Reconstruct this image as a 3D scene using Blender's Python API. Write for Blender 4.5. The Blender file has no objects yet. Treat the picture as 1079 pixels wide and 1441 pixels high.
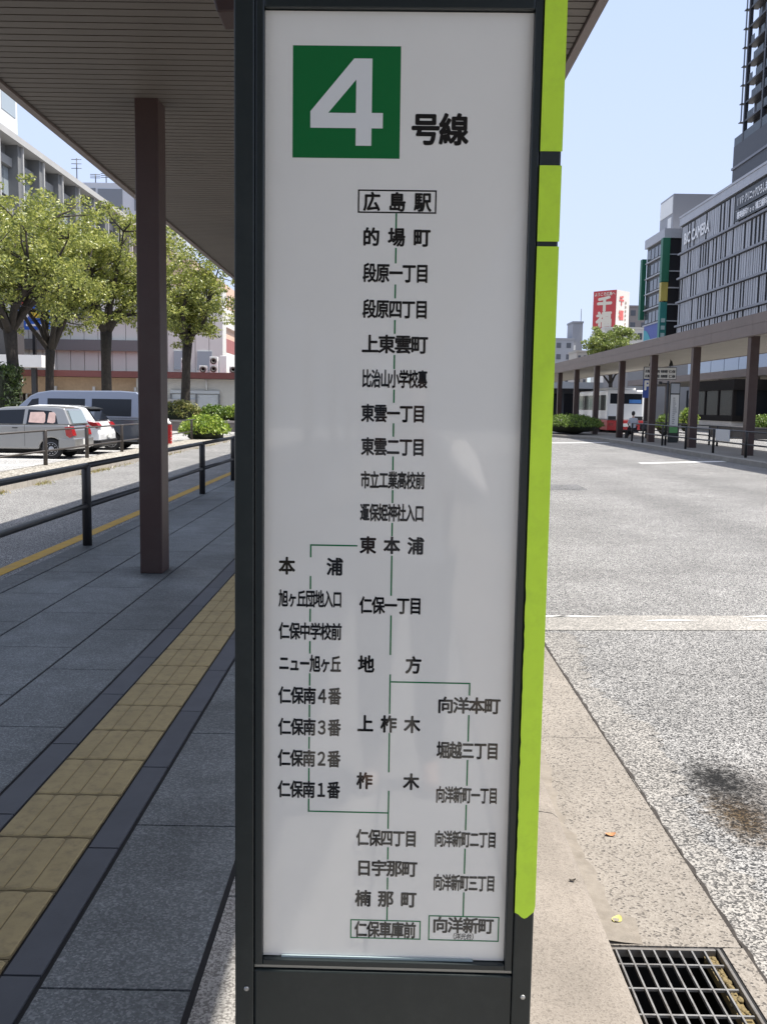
import bpy, bmesh, math, random
from mathutils import Vector, Matrix
R = math.radians
S = bpy.context.scene
COL = S.collection

# ------------------------------------------------------------------ camera
cam_d = bpy.data.cameras.new('camera')
cam = bpy.data.objects.new('camera', cam_d); COL.objects.link(cam)
cam_d.sensor_fit = 'AUTO'; cam_d.sensor_width = 36.0; cam_d.lens = 36.0 * 1334.6 / 1441.0
cam_d.clip_start = 0.02; cam_d.clip_end = 6000
_p, _r, _y = R(6.425), R(0.936), R(-0.129)
_f = Vector((math.sin(_y) * math.cos(_p), math.cos(_y) * math.cos(_p), -math.sin(_p)))
_rt = Vector((math.cos(_y), -math.sin(_y), 0)); _up = _rt.cross(_f)
_rt2 = math.cos(_r) * _rt + math.sin(_r) * _up; _up2 = math.cos(_r) * _up - math.sin(_r) * _rt
M = Matrix((( _rt2.x, _up2.x, -_f.x, 0), (_rt2.y, _up2.y, -_f.y, 0), (_rt2.z, _up2.z, -_f.z, 1.5), (0, 0, 0, 1)))
cam.matrix_world = M
S.camera = cam

# ------------------------------------------------------------------ sky, sun, exposure
SUN = Vector((0.428, -0.03, 1.0)).normalized()
world = bpy.data.worlds.new('World'); S.world = world; world.use_nodes = True
wn = world.node_tree.nodes; wl = world.node_tree.links; wn.clear()
sky = wn.new('ShaderNodeTexSky'); sky.sky_type = 'NISHITA'; sky.sun_disc = False
sky.sun_elevation = math.asin(SUN.z); sky.sun_rotation = math.atan2(SUN.x, SUN.y)
sky.altitude = 0; sky.air_density = 1.0; sky.dust_density = 1.6; sky.ozone_density = 1.5
bg = wn.new('ShaderNodeBackground'); bg.inputs[1].default_value = 0.15
wo = wn.new('ShaderNodeOutputWorld')
hs = wn.new('ShaderNodeHueSaturation'); hs.inputs['Saturation'].default_value = 0.62
wl.new(sky.outputs[0], hs.inputs['Color'])
# the summer haze low in this sky is an even pale blue: hold the low sky to one value, leave the high sky as it is
cap = wn.new('ShaderNodeVectorMath'); cap.operation = 'MINIMUM'; cap.inputs[1].default_value = (2.45, 2.92, 3.9)
wl.new(hs.outputs[0], cap.inputs[0])
gn = wn.new('ShaderNodeTexCoord'); sz = wn.new('ShaderNodeSeparateXYZ'); wl.new(gn.outputs['Generated'], sz.inputs[0])
ce = wn.new('ShaderNodeMapRange'); ce.inputs[1].default_value = 0.0; ce.inputs[2].default_value = 0.42; wl.new(sz.outputs[2], ce.inputs[0])
cm = wn.new('ShaderNodeMix'); cm.data_type = 'RGBA'; cm.inputs[6].default_value = (2.48, 2.85, 3.7, 1); cm.inputs[7].default_value = (1.98, 2.46, 3.6, 1); wl.new(ce.outputs[0], cm.inputs[0]); wl.new(cm.outputs[2], cap.inputs[1])
hz = wn.new('ShaderNodeMapRange'); hz.interpolation_type = 'SMOOTHSTEP'; hz.inputs[1].default_value = 0.42; hz.inputs[2].default_value = 0.62; wl.new(sz.outputs[2], hz.inputs[0])
smx = wn.new('ShaderNodeMix'); smx.data_type = 'RGBA'; wl.new(hz.outputs[0], smx.inputs[0]); wl.new(cap.outputs[0], smx.inputs[6]); wl.new(hs.outputs[0], smx.inputs[7])
wl.new(smx.outputs[2], bg.inputs[0]); wl.new(bg.outputs[0], wo.inputs[0])
sd = bpy.data.lights.new('sun', 'SUN'); sd.energy = 3.8; sd.angle = R(0.5); sd.color = (1.0, 0.95, 0.87)
so = bpy.data.objects.new('sun', sd); COL.objects.link(so)
so.rotation_euler = (-SUN).to_track_quat('-Z', 'Y').to_euler(); so.location = (20, 10, 60)
S.view_settings.view_transform = 'Standard'; S.view_settings.look = 'None'
S.view_settings.gamma = 1; S.view_settings.exposure = 1.06
S.cycles.max_bounces = 8; S.cycles.transparent_max_bounces = 8
S.cycles.use_denoising = True

# ------------------------------------------------------------------ materials
_mats = {}
def mat(name, col, rough=0.6, metal=0.0, var=0.0, vscale=6.0, bump=0.0, bscale=60.0, spec=0.5, isl=0.0, dirt=None, dscale=1.2, damt=0.5, coat=0.0):
    """Principled surface with optional noise variation, per-piece variation, dirt blotches and bump."""
    if name in _mats: return _mats[name]
    m = bpy.data.materials.new(name); m.use_nodes = True
    n, l = m.node_tree.nodes, m.node_tree.links
    b = n['Principled BSDF']
    b.inputs['Roughness'].default_value = rough; b.inputs['Metallic'].default_value = metal
    b.inputs['Specular IOR Level'].default_value = spec
    b.inputs['Coat Weight'].default_value = coat
    tc = n.new('ShaderNodeTexCoord')
    last = None
    rgb = n.new('ShaderNodeRGB'); rgb.outputs[0].default_value = (*col, 1); last = rgb.outputs[0]
    if var:
        t = n.new('ShaderNodeTexNoise'); t.inputs['Scale'].default_value = vscale; t.inputs['Detail'].default_value = 8
        t.inputs['Roughness'].default_value = 0.65
        l.new(tc.outputs['Object'], t.inputs['Vector'])
        mr = n.new('ShaderNodeMapRange'); mr.inputs[1].default_value = 0.3; mr.inputs[2].default_value = 0.7
        mr.inputs[3].default_value = 1 - var; mr.inputs[4].default_value = 1 + var
        l.new(t.outputs[0], mr.inputs[0])
        mx = n.new('ShaderNodeVectorMath'); mx.operation = 'SCALE'
        l.new(last, mx.inputs[0]); l.new(mr.outputs[0], mx.inputs['Scale']); last = mx.outputs[0]
    if isl:
        g = n.new('ShaderNodeNewGeometry')
        mr = n.new('ShaderNodeMapRange'); mr.inputs[3].default_value = 1 - isl; mr.inputs[4].default_value = 1 + isl
        l.new(g.outputs['Random Per Island'], mr.inputs[0])
        mx = n.new('ShaderNodeVectorMath'); mx.operation = 'SCALE'
        l.new(last, mx.inputs[0]); l.new(mr.outputs[0], mx.inputs['Scale']); last = mx.outputs[0]
    if dirt:
        t = n.new('ShaderNodeTexNoise'); t.inputs['Scale'].default_value = dscale; t.inputs['Detail'].default_value = 10
        t.inputs['Roughness'].default_value = 0.7
        l.new(tc.outputs['Object'], t.inputs['Vector'])
        mr = n.new('ShaderNodeMapRange'); mr.inputs[1].default_value = 0.48; mr.inputs[2].default_value = 0.72
        mr.inputs[3].default_value = 0; mr.inputs[4].default_value = damt; l.new(t.outputs[0], mr.inputs[0])
        mx = n.new('ShaderNodeMix'); mx.data_type = 'RGBA'
        l.new(mr.outputs[0], mx.inputs[0]); l.new(last, mx.inputs[6]); mx.inputs[7].default_value = (*dirt, 1); last = mx.outputs[2]
    l.new(last, b.inputs['Base Color'])
    if bump:
        t = n.new('ShaderNodeTexNoise'); t.inputs['Scale'].default_value = bscale; t.inputs['Detail'].default_value = 5
        l.new(tc.outputs['Object'], t.inputs['Vector'])
        bp = n.new('ShaderNodeBump'); bp.inputs['Strength'].default_value = bump; bp.inputs['Distance'].default_value = 0.01
        l.new(t.outputs[0], bp.inputs['Height']); l.new(bp.outputs[0], b.inputs['Normal'])
    _mats[name] = m
    return m

def speckle(name, dark, mid, light, scale, big=0.12, rough=0.9, bump=0.6, pts=(0.25, 0.5, 0.8), stains=()):
    """Aggregate: coloured cells a few millimetres across, with slow patchiness and given oil stains."""
    m = bpy.data.materials.new(name); m.use_nodes = True
    n, l = m.node_tree.nodes, m.node_tree.links; b = n['Principled BSDF']
    b.inputs['Roughness'].default_value = rough; b.inputs['Specular IOR Level'].default_value = 0.3
    tc = n.new('ShaderNodeTexCoord')
    v = n.new('ShaderNodeTexVoronoi'); v.inputs['Scale'].default_value = scale
    nz0 = n.new('ShaderNodeTexNoise'); nz0.inputs['Scale'].default_value = scale * 1.5; nz0.inputs['Detail'].default_value = 3
    l.new(tc.outputs['Object'], nz0.inputs['Vector'])
    wv = n.new('ShaderNodeVectorMath'); wv.operation = 'MULTIPLY_ADD'
    l.new(nz0.outputs['Color'], wv.inputs[0]); wv.inputs[1].default_value = (0.35 / scale,) * 3
    l.new(tc.outputs['Object'], wv.inputs[2]); l.new(wv.outputs[0], v.inputs['Vector'])
    sp = n.new('ShaderNodeSeparateColor'); l.new(v.outputs['Color'], sp.inputs[0])
    cr = n.new('ShaderNodeValToRGB'); e = cr.color_ramp.elements
    e[0].position = pts[0]; e[0].color = (*dark, 1); e[1].position = pts[2]; e[1].color = (*light, 1)
    k = e.new(pts[1]); k.color = (*mid, 1)
    l.new(sp.outputs[0], cr.inputs[0])
    t = n.new('ShaderNodeTexNoise'); t.inputs['Scale'].default_value = 0.5; t.inputs['Detail'].default_value = 9; t.inputs['Roughness'].default_value = 0.6
    l.new(tc.outputs['Object'], t.inputs['Vector'])
    mr = n.new('ShaderNodeMapRange'); mr.inputs[1].default_value = 0.3; mr.inputs[2].default_value = 0.7
    mr.inputs[3].default_value = 1 - big; mr.inputs[4].default_value = 1 + big; l.new(t.outputs[0], mr.inputs[0])
    mx = n.new('ShaderNodeVectorMath'); mx.operation = 'SCALE'; l.new(cr.outputs[0], mx.inputs[0]); l.new(mr.outputs[0], mx.inputs['Scale'])
    t3 = n.new('ShaderNodeTexNoise'); t3.inputs['Scale'].default_value = 3.2; t3.inputs['Detail'].default_value = 7; t3.inputs['Roughness'].default_value = 0.7
    l.new(tc.outputs['Object'], t3.inputs['Vector'])
    mr3 = n.new('ShaderNodeMapRange'); mr3.inputs[1].default_value = 0.3; mr3.inputs[2].default_value = 0.7
    mr3.inputs[3].default_value = 1 - big*0.8; mr3.inputs[4].default_value = 1 + big*0.8; l.new(t3.outputs[0], mr3.inputs[0])
    mx3 = n.new('ShaderNodeVectorMath'); mx3.operation = 'SCALE'; l.new(mx.outputs[0], mx3.inputs[0]); l.new(mr3.outputs[0], mx3.inputs['Scale'])
    last = mx3.outputs[0]
    for (sx, sy, rx, ry, sc, amt) in stains:
        mp = n.new('ShaderNodeVectorMath'); mp.operation = 'SUBTRACT'; l.new(tc.outputs['Object'], mp.inputs[0]); mp.inputs[1].default_value = (sx, sy, -0.15)
        dv = n.new('ShaderNodeVectorMath'); dv.operation = 'DIVIDE'; l.new(mp.outputs[0], dv.inputs[0]); dv.inputs[1].default_value = (rx, ry, 1)
        ln = n.new('ShaderNodeVectorMath'); ln.operation = 'LENGTH'; l.new(dv.outputs[0], ln.inputs[0])
        nz = n.new('ShaderNodeTexNoise'); nz.inputs['Scale'].default_value = 26; nz.inputs['Detail'].default_value = 9; nz.inputs['Roughness'].default_value = 0.75; l.new(tc.outputs['Object'], nz.inputs['Vector'])
        ad = n.new('ShaderNodeMath'); ad.operation = 'MULTIPLY_ADD'; l.new(nz.outputs[0], ad.inputs[0]); ad.inputs[1].default_value = 3.0; l.new(ln.outputs['Value'], ad.inputs[2])
        r2 = n.new('ShaderNodeMapRange'); r2.inputs[1].default_value = 1.75; r2.inputs[2].default_value = 2.7; r2.inputs[3].default_value = amt; r2.inputs[4].default_value = 0; l.new(ad.outputs[0], r2.inputs[0])
        mm = n.new('ShaderNodeMix'); mm.data_type = 'RGBA'; mm.blend_type = 'MULTIPLY'; l.new(r2.outputs[0], mm.inputs[0]); l.new(last, mm.inputs[6]); mm.inputs[7].default_value = (*sc, 1); last = mm.outputs[2]
    l.new(last, b.inputs['Base Color'])
    bp = n.new('ShaderNodeBump'); bp.inputs['Strength'].default_value = bump; bp.inputs['Distance'].default_value = 0.004
    l.new(v.outputs['Distance'], bp.inputs['Height']); l.new(bp.outputs[0], b.inputs['Normal'])
    return m

def leafmat(name, c1, c2, c3, trans=0.35):
    m = bpy.data.materials.new(name); m.use_nodes = True
    n, l = m.node_tree.nodes, m.node_tree.links; n.clear()
    g = n.new('ShaderNodeNewGeometry'); cr = n.new('ShaderNodeValToRGB'); e = cr.color_ramp.elements
    e[0].color = (*c1, 1); e[1].color = (*c3, 1); e[1].position = 0.95; k = e.new(0.5); k.color = (*c2, 1)
    l.new(g.outputs['Random Per Island'], cr.inputs[0])
    d = n.new('ShaderNodeBsdfDiffuse'); t = n.new('ShaderNodeBsdfTranslucent'); gl = n.new('ShaderNodeBsdfGlossy'); gl.inputs['Roughness'].default_value = 0.4
    l.new(cr.outputs[0], d.inputs[0]); l.new(cr.outputs[0], t.inputs[0]); gl.inputs[0].default_value = (1, 1, 1, 1)
    mx = n.new('ShaderNodeMixShader'); mx.inputs[0].default_value = trans; l.new(d.outputs[0], mx.inputs[1]); l.new(t.outputs[0], mx.inputs[2])
    m2 = n.new('ShaderNodeMixShader'); m2.inputs[0].default_value = 0.04; l.new(mx.outputs[0], m2.inputs[1]); l.new(gl.outputs[0], m2.inputs[2])
    o = n.new('ShaderNodeOutputMaterial'); l.new(m2.outputs[0], o.inputs[0])
    return m

# ------------------------------------------------------------------ mesh helpers
class MB:
    def __init__(s): s.v = []; s.f = []; s.sm = []
    def add(s, vs, fs, smooth=False):
        o = len(s.v); s.v += [tuple(v) for v in vs]; s.f += [tuple(i + o for i in f) for f in fs]; s.sm += [smooth] * len(fs); return s
    def box(s, x0, x1, y0, y1, z0, z1):
        return s.add([(x0,y0,z0),(x1,y0,z0),(x1,y1,z0),(x0,y1,z0),(x0,y0,z1),(x1,y0,z1),(x1,y1,z1),(x0,y1,z1)],
                     [(0,3,2,1),(4,5,6,7),(0,1,5,4),(1,2,6,5),(2,3,7,6),(3,0,4,7)])
    def quad(s, a, b, c, d): return s.add([a, b, c, d], [(0, 1, 2, 3)])
    def prism(s, poly, fn0, fn1):
        """poly in 2-D extruded between two mappings to 3-D"""
        n = len(poly)
        return s.add([fn0(*p) for p in poly] + [fn1(*p) for p in poly],
                     [tuple(range(n)), tuple(range(2 * n - 1, n - 1, -1))] + [(i, i + n, (i + 1) % n + n, (i + 1) % n) for i in range(n)])
    def tube(s, pts, rad, n=10, cap=True):
        pts = [Vector(p) for p in pts]; rings = []; o = len(s.v)
        up = Vector((0, 0, 1)); prev = None
        for i, p in enumerate(pts):
            d = (pts[min(i + 1, len(pts) - 1)] - pts[max(i - 1, 0)]).normalized()
            if prev is None:
                a = d.cross(up) if abs(d.dot(up)) < 0.95 else d.cross(Vector((1, 0, 0)))
            else: a = prev - d * prev.dot(d)
            a.normalize(); prev = a; b = d.cross(a)
            r = rad[i] if isinstance(rad, (list, tuple)) else rad
            s.v += [tuple(p + r * (math.cos(2 * math.pi * k / n) * a + math.sin(2 * math.pi * k / n) * b)) for k in range(n)]
        for i in range(len(pts) - 1):
            for k in range(n):
                s.f.append((o + i*n + k, o + i*n + (k+1) % n, o + (i+1)*n + (k+1) % n, o + (i+1)*n + k)); s.sm.append(True)
        if cap:
            s.f.append(tuple(o + k for k in range(n - 1, -1, -1))); s.sm.append(False)
            e = o + (len(pts) - 1) * n; s.f.append(tuple(e + k for k in range(n))); s.sm.append(False)
        return s
    def lathe(s, prof, c, axis='y', n=28):
        """prof = (r, h) list turned about an axis through c"""
        o = len(s.v); m = len(prof)
        for r, h in prof:
            for k in range(n):
                a = 2 * math.pi * k / n; u, w = r * math.cos(a), r * math.sin(a)
                s.v.append({'y': (c[0]+u, c[1]+h, c[2]+w), 'z': (c[0]+u, c[1]+w, c[2]+h), 'x': (c[0]+h, c[1]+u, c[2]+w)}[axis])
        for i in range(m - 1):
            for k in range(n):
                s.f.append((o+i*n+k, o+i*n+(k+1) % n, o+(i+1)*n+(k+1) % n, o+(i+1)*n+k)); s.sm.append(True)
        s.f.append(tuple(o+k for k in range(n))); s.sm.append(False)
        s.f.append(tuple(o+(m-1)*n+k for k in range(n))); s.sm.append(False)
        return s
    def blob(s, c, r, seed=0, sub=2, rough=0.15):
        bm = bmesh.new(); bmesh.ops.create_icosphere(bm, subdivisions=sub, radius=1.0)
        rnd = random.Random(seed)
        vs = [(c[0] + v.co.x*r[0]*(1 + rnd.uniform(-rough, rough)), c[1] + v.co.y*r[1]*(1 + rnd.uniform(-rough, rough)), c[2] + v.co.z*r[2]*(1 + rnd.uniform(-rough, rough))) for v in bm.verts]
        bm.verts.ensure_lookup_table(); fs = [tuple(v.index for v in f.verts) for f in bm.faces]; bm.free()
        return s.add(vs, fs, True)
    def build(s, name, m, parent=None, bevel=0.0, seg=2, world=True):
        """links ONE mesh object; with world=True the coordinates are world ones and are made local to an unrotated parent"""
        me = bpy.data.meshes.new(name)
        off = Vector((0, 0, 0))
        if parent is not None and world:
            q = parent
            while q is not None: off += Vector(q.location); q = q.parent
        me.from_pydata([(v[0]-off.x, v[1]-off.y, v[2]-off.z) for v in s.v], [], s.f)
        me.polygons.foreach_set('use_smooth', s.sm)
        bm = bmesh.new(); bm.from_mesh(me); bmesh.ops.recalc_face_normals(bm, faces=bm.faces)
        if bevel:
            ed = [e for e in bm.edges if len(e.link_faces) == 2 and e.calc_face_angle(0) > 0.6]
            bmesh.ops.bevel(bm, geom=ed, offset=bevel, segments=seg, affect='EDGES', profile=0.5, clamp_overlap=True)
        bm.to_mesh(me); bm.free()
        if m: me.materials.append(m)
        o = bpy.data.objects.new(name, me); COL.objects.link(o)
        if parent is not None: o.parent = parent
        return o
def tag(o, label=None, cat=None, group=None, kind=None):
    if label: o['label'] = label
    if cat: o['category'] = cat
    if group: o['group'] = group
    if kind: o['kind'] = kind
    return o
def thing(name, loc, label, cat, group=None, rz=0.0):
    o = bpy.data.objects.new(name, None); COL.objects.link(o); o.location = loc; o.rotation_euler = (0, 0, rz); o.empty_display_size = 0.2
    return tag(o, label, cat, group)
def copy_tree(o, parent=None):
    c = o.copy(); COL.objects.link(c)
    if parent is not None: c.parent = parent
    for ch in list(o.children): copy_tree(ch, c)
    return c
def struct(mb, name, m, **k): return tag(mb.build(name, m, **k), kind='structure')

# lettering: every character is cut from the built-in font and set in a cell of its own
_glyphs = {}
def glyph(ch):
    key = ch
    if key not in _glyphs:
        c = bpy.data.curves.new('glyph', 'FONT'); c.body = ch; c.size = 1; c.resolution_u = 4
        o = bpy.data.objects.new('glyph', c); COL.objects.link(o)
        dg = bpy.context.evaluated_depsgraph_get(); dg.update()
        me = bpy.data.meshes.new_from_object(o.evaluated_get(dg))
        _glyphs[key] = ([tuple(v.co) for v in me.vertices], [tuple(p.vertices) for p in me.polygons])
        bpy.data.objects.remove(o); bpy.data.curves.remove(c); bpy.data.meshes.remove(me)
    return _glyphs[key]
_ref = [f(v[i] for v in glyph('国')[0]) for i in (0, 1) for f in (min, max)]
def letters(mb, text, w, h, place, cell=None, bold=0.018, prop=False):
    """text centred on (0,0), w wide and h high, put in space by place(u, v, layer); strokes are thickened by laying
    slightly shifted copies of each character on one another, each a hair above the last"""
    n = len(text); ring = [(0, 0)] + ([(bold*math.cos(a), bold*math.sin(a)) for a in [math.pi*k/4 for k in range(8)]] if bold else [])
    def put(vs, fs, fu, fv):
        for li, (dx, dy) in enumerate(ring):
            mb.add([place(fu(v[0] + dx), fv(v[1] + dy), li) for v in vs], fs)
    if prop:                                            # proportional Latin text, scaled to the box as a whole
        vs, fs = glyph(text)
        x0, x1 = min(v[0] for v in vs), max(v[0] for v in vs); y0, y1 = min(v[1] for v in vs), max(v[1] for v in vs)
        put(vs, fs, lambda x: (x-x0)/(x1-x0)*w - w/2, lambda y: (y-y0)/(y1-y0)*h - h/2); return mb
    cw = cell or w / n
    st = min(cw, (w - cw) / (n - 1)) if n > 1 else cw; sx = st * 0.885 / (_ref[1] - _ref[0]) * 1.0; sy = h / (_ref[3] - _ref[2]); cy = (_ref[2] + _ref[3]) / 2; cx = (_ref[0] + _ref[1]) / 2
    for i, ch in enumerate(text):
        if ch in ' 　': continue
        vs, fs = glyph(ch)
        u0 = -w/2 + cw/2 + (i * (w - cw) / (n - 1) if n > 1 else (w - cw) / 2)
        put(vs, fs, lambda x: u0 + (x-cx)*sx, lambda y: (y-cy)*sy)
    return mb

# palette
ASPHALT = speckle('asphalt', (0.042, 0.042, 0.043), (0.168, 0.166, 0.162), (0.35, 0.343, 0.33), 140, big=0.16,
                  stains=[(1.51, 4.10, 0.16, 0.26, (0.06, 0.06, 0.06), 1.0), (1.47, 3.72, 0.13, 0.28, (0.34, 0.24, 0.13), 1.0), (1.62, 3.85, 0.28, 0.5, (0.45, 0.42, 0.40), 0.8), (2.9, 4.9, 0.9, 2.0, (0.62, 0.62, 0.62), 0.8), (4.9, 14.0, 0.6, 12.0, (0.70, 0.70, 0.70), 0.7), (7.4, 20.0, 0.7, 14.0, (0.74, 0.74, 0.74), 0.7)])
GUTTER = speckle('gutter_concrete', (0.075, 0.068, 0.062), (0.210, 0.188, 0.162), (0.262, 0.238, 0.208), 140, big=0.16, bump=0.35, pts=(0.03, 0.22, 0.8))
KERB = speckle('kerb_concrete', (0.150, 0.132, 0.112), (0.210, 0.184, 0.156), (0.250, 0.222, 0.190), 240, big=0.20, bump=0.25, pts=(0.0, 0.25, 1.0))
PALE = speckle('pale_granite', (0.15, 0.14, 0.13), (0.27, 0.26, 0.24), (0.36, 0.345, 0.32), 200, big=0.12, bump=0.12, rough=0.7)
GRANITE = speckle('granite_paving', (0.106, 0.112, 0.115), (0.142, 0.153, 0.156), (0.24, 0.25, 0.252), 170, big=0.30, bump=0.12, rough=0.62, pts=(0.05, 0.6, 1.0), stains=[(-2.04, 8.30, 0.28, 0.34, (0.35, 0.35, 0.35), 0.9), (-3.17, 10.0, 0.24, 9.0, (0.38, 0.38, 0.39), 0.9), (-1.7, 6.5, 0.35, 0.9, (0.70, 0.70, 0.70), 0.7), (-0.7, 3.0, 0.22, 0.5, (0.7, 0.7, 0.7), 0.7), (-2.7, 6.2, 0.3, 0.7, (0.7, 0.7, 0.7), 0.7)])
BORDER = mat('dark_paving', (0.078, 0.082, 0.094), 0.6, var=0.12, vscale=5, isl=0.10, bump=0.08, bscale=150)
TACT = mat('tactile_yellow', (0.34, 0.265, 0.13), 0.75, var=0.12, vscale=7, isl=0.02, dirt=(0.17, 0.13, 0.08), dscale=20, damt=0.6, bump=0.1, bscale=120)
JOINT = mat('joint_dark', (0.02, 0.02, 0.022), 0.9)
BROWN = mat('brown_paint', (0.050, 0.027, 0.024), 0.45, var=0.08, vscale=4, dirt=(0.07, 0.06, 0.055), dscale=2.5, damt=0.3)
SOFFIT = mat('soffit_boards', (0.116, 0.100, 0.085), 0.6, var=0.07, vscale=2.0, isl=0.04)
FASCIA = mat('fascia_panels', (0.155, 0.122, 0.110), 0.5, var=0.06, vscale=2.5, isl=0.05)
RAILP = mat('dark_rail_paint', (0.022, 0.022, 0.024), 0.4)
CASING = mat('casing_dark', (0.017, 0.023, 0.023), 0.36, var=0.08, vscale=30, bump=0.03, bscale=400, dirt=(0.045, 0.05, 0.048), dscale=14, damt=0.35)
CASING2 = mat('frame_dark', (0.020, 0.026, 0.027), 0.30)
PANEL = mat('sign_face', (0.87, 0.845, 0.785), 0.04, var=0.03, vscale=2.2, spec=0.85)
INK = mat('ink_black', (0.012, 0.012, 0.013), 0.05, spec=0.9)
GREEN = mat('ink_green', (0.012, 0.16, 0.045), 0.08)
GREENL = mat('line_green', (0.008, 0.17, 0.055), 0.08)
TAPE = mat('fluorescent_tape', (0.60, 0.88, 0.052), 0.35, var=0.04, vscale=9, dirt=(0.42, 0.62, 0.05), dscale=25, damt=0.35)
STEEL = mat('zinc_steel', (0.50, 0.50, 0.49), 0.45, metal=0.85, var=0.15, vscale=30)
WHITE = mat('white_paint', (0.75, 0.75, 0.73), 0.5, var=0.04, vscale=3)
BLACK = mat('black_void', (0.006, 0.006, 0.007), 0.8)
DARKGL = mat('dark_glass', (0.010, 0.012, 0.016), 0.08, spec=0.35)
RED = mat('red_paint', (0.45, 0.03, 0.03), 0.4)

# ================================================================== ground, roads, platform
def holed(x0, x1, y0, y1, z, hx0=0.69, hx1=1.055, hy0=1.75, hy1=2.755):
    mb = MB()
    for (a, b_, c, d) in ((x0, hx0, y0, y1), (hx1, x1, y0, y1), (hx0, hx1, y0, hy0), (hx0, hx1, hy1, y1)): mb.quad((a, c, z), (b_, c, z), (b_, d, z), (a, d, z))
    return mb
b = holed(-900, 900, -60, 1500, -0.154)
struct(b, 'ground', mat('ground_far', (0.24, 0.235, 0.225), 0.95, var=0.1, vscale=0.3))
b = holed(-13.6, 60, -30, 130, -0.15)
struct(b, 'road', ASPHALT)
hb = MB(); hp = []
for k in range(81):
    x = -1600 + 40*k; hp.append((x, 26 + 16*math.sin(x*0.006) + 9*math.sin(x*0.017 + 1) + 4*math.sin(x*0.05)))
for (xa, ha), (xb, hb_) in zip(hp, hp[1:]):
    hb.add([(xa, 1400, -1), (xb, 1400, -1), (xb, 1450, hb_*0.6), (xa, 1450, ha*0.6), (xb, 1600, hb_), (xa, 1600, ha), (xb, 1800, -1), (xa, 1800, -1)], [(0, 1, 2, 3), (3, 2, 4, 5), (5, 4, 6, 7)], True)
struct(hb, 'hills', mat('hill_woods', (0.10, 0.13, 0.11), 1.0, var=0.2, vscale=0.02))
# painted lines on the road
rnd = random.Random(3)
WORN = speckle('worn_white_line', (0.16, 0.155, 0.145), (0.27, 0.257, 0.235), (0.37, 0.35, 0.32), 110, big=0.2, bump=0.2)
b = MB(); b.quad((1.13, 6.93, -0.146), (7.0, 7.33, -0.146), (7.0, 7.83, -0.146), (1.13, 7.43, -0.146))
struct(b, 'worn_road_line', WORN)
b = MB()
x = 1.16
while x < 6.8:
    for dy in (0.44, 0.30, 0.02):
        if rnd.random() < (0.62 if dy > 0.4 else 0.22):
            L_ = rnd.uniform(0.12, 0.55); y0 = 6.93 + (x - 1.13) * 0.068 + dy; w_ = rnd.uniform(0.02, 0.055)
            b.quad((x, y0, -0.142), (x + L_*0.5, y0 - 0.01 + 0.034*L_, -0.142), (x + L_, y0 + 0.068*L_ + w_*0.3, -0.142), (x + L_*0.4, y0 + w_ + 0.03*L_, -0.142))
    x += rnd.uniform(0.12, 0.4)
struct(b, 'white_paint_remnant', WHITE)
b = MB(); y = 1.7; pw = 0.2
while y < 6.85:
    nw = 0.20 + 0.07*math.sin(y*3.1) + rnd.uniform(-0.045, 0.045); b.quad((1.122, y, -0.1462), (1.122 + pw, y, -0.1462), (1.122 + nw, y + 0.04, -0.1462), (1.122, y + 0.04, -0.1462)); pw = nw; y += 0.04
struct(b, 'pale_asphalt_strip', speckle('pale_asphalt', (0.07, 0.068, 0.065), (0.20, 0.19, 0.178), (0.34, 0.325, 0.30), 140, big=0.12))
for (xa, ya, xb, yb, w) in ((7.8, 29.0, 11.1, 30.9, 0.16), (7.7, 44.8, 10.9, 46.5, 0.16)):
    b = MB(); b.quad((xa, ya, -0.146), (xb, yb, -0.146), (xb, yb + w*3, -0.146), (xa, ya + w*3, -0.146))
    struct(b, 'road_line', WHITE)
b = MB(); b.quad((2.6, 19.05, -0.146), (4.1, 19.2, -0.146), (4.16, 20.6, -0.146), (2.6, 20.3, -0.146))
struct(b, 'road_patch', speckle('patch_asphalt', (0.05, 0.05, 0.05), (0.11, 0.11, 0.112), (0.22, 0.22, 0.22), 90))
b = MB(); b.quad((-3.82, -25, -0.146), (-3.66, -25, -0.146), (-3.50, 60, -0.146), (-3.66, 60, -0.146))
struct(b, 'yellow_road_line', mat('yellow_line', (0.42, 0.25, 0.03), 0.8, var=0.2, vscale=12, dirt=(0.16, 0.13, 0.10), dscale=6, damt=0.6))

# platform: dark bed with separate slabs laid on it
b = MB(); b.box(-3.20, 0.36, -25, 90, -0.30, -0.007); struct(b, 'platform', JOINT)
def slabs(x0, x1, y0, pitch, ya=-24, yb=70, gap=0.009):
    mb = MB(); k = math.floor((ya - y0) / pitch)
    while y0 + k*pitch < yb:
        q = y0 + k*pitch; mb.box(x0 + gap*0.85, x1 - gap*0.85, q + gap/2, q + pitch - gap/2, -0.03, 0.0); k += 1
    return mb
def merge(a, b_): a.add(b_.v, b_.f); return a
pav = MB()
struct(merge(slabs(-0.468, -0.06, 2.75, 0.952), slabs(-0.06, 0.355, 3.1, 0.952)), 'paving_edge', PALE)
for (xa, xb, y0) in ((-0.873, -0.472, 3.23), (-1.88, -1.455, 4.23), (-2.44, -1.882, 4.7), (-2.975, -2.442, 4.4), (-3.19, -2.977, 4.23)):
    merge(pav, slabs(xa, xb, y0, 0.952))
struct(pav, 'paving', GRANITE)
bd = MB()
merge(bd, slabs(-0.99, -0.875, 3.05, 0.72)); merge(bd, slabs(-1.452, -1.325, 3.3, 0.72))
struct(bd, 'paving_border', BORDER)
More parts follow.
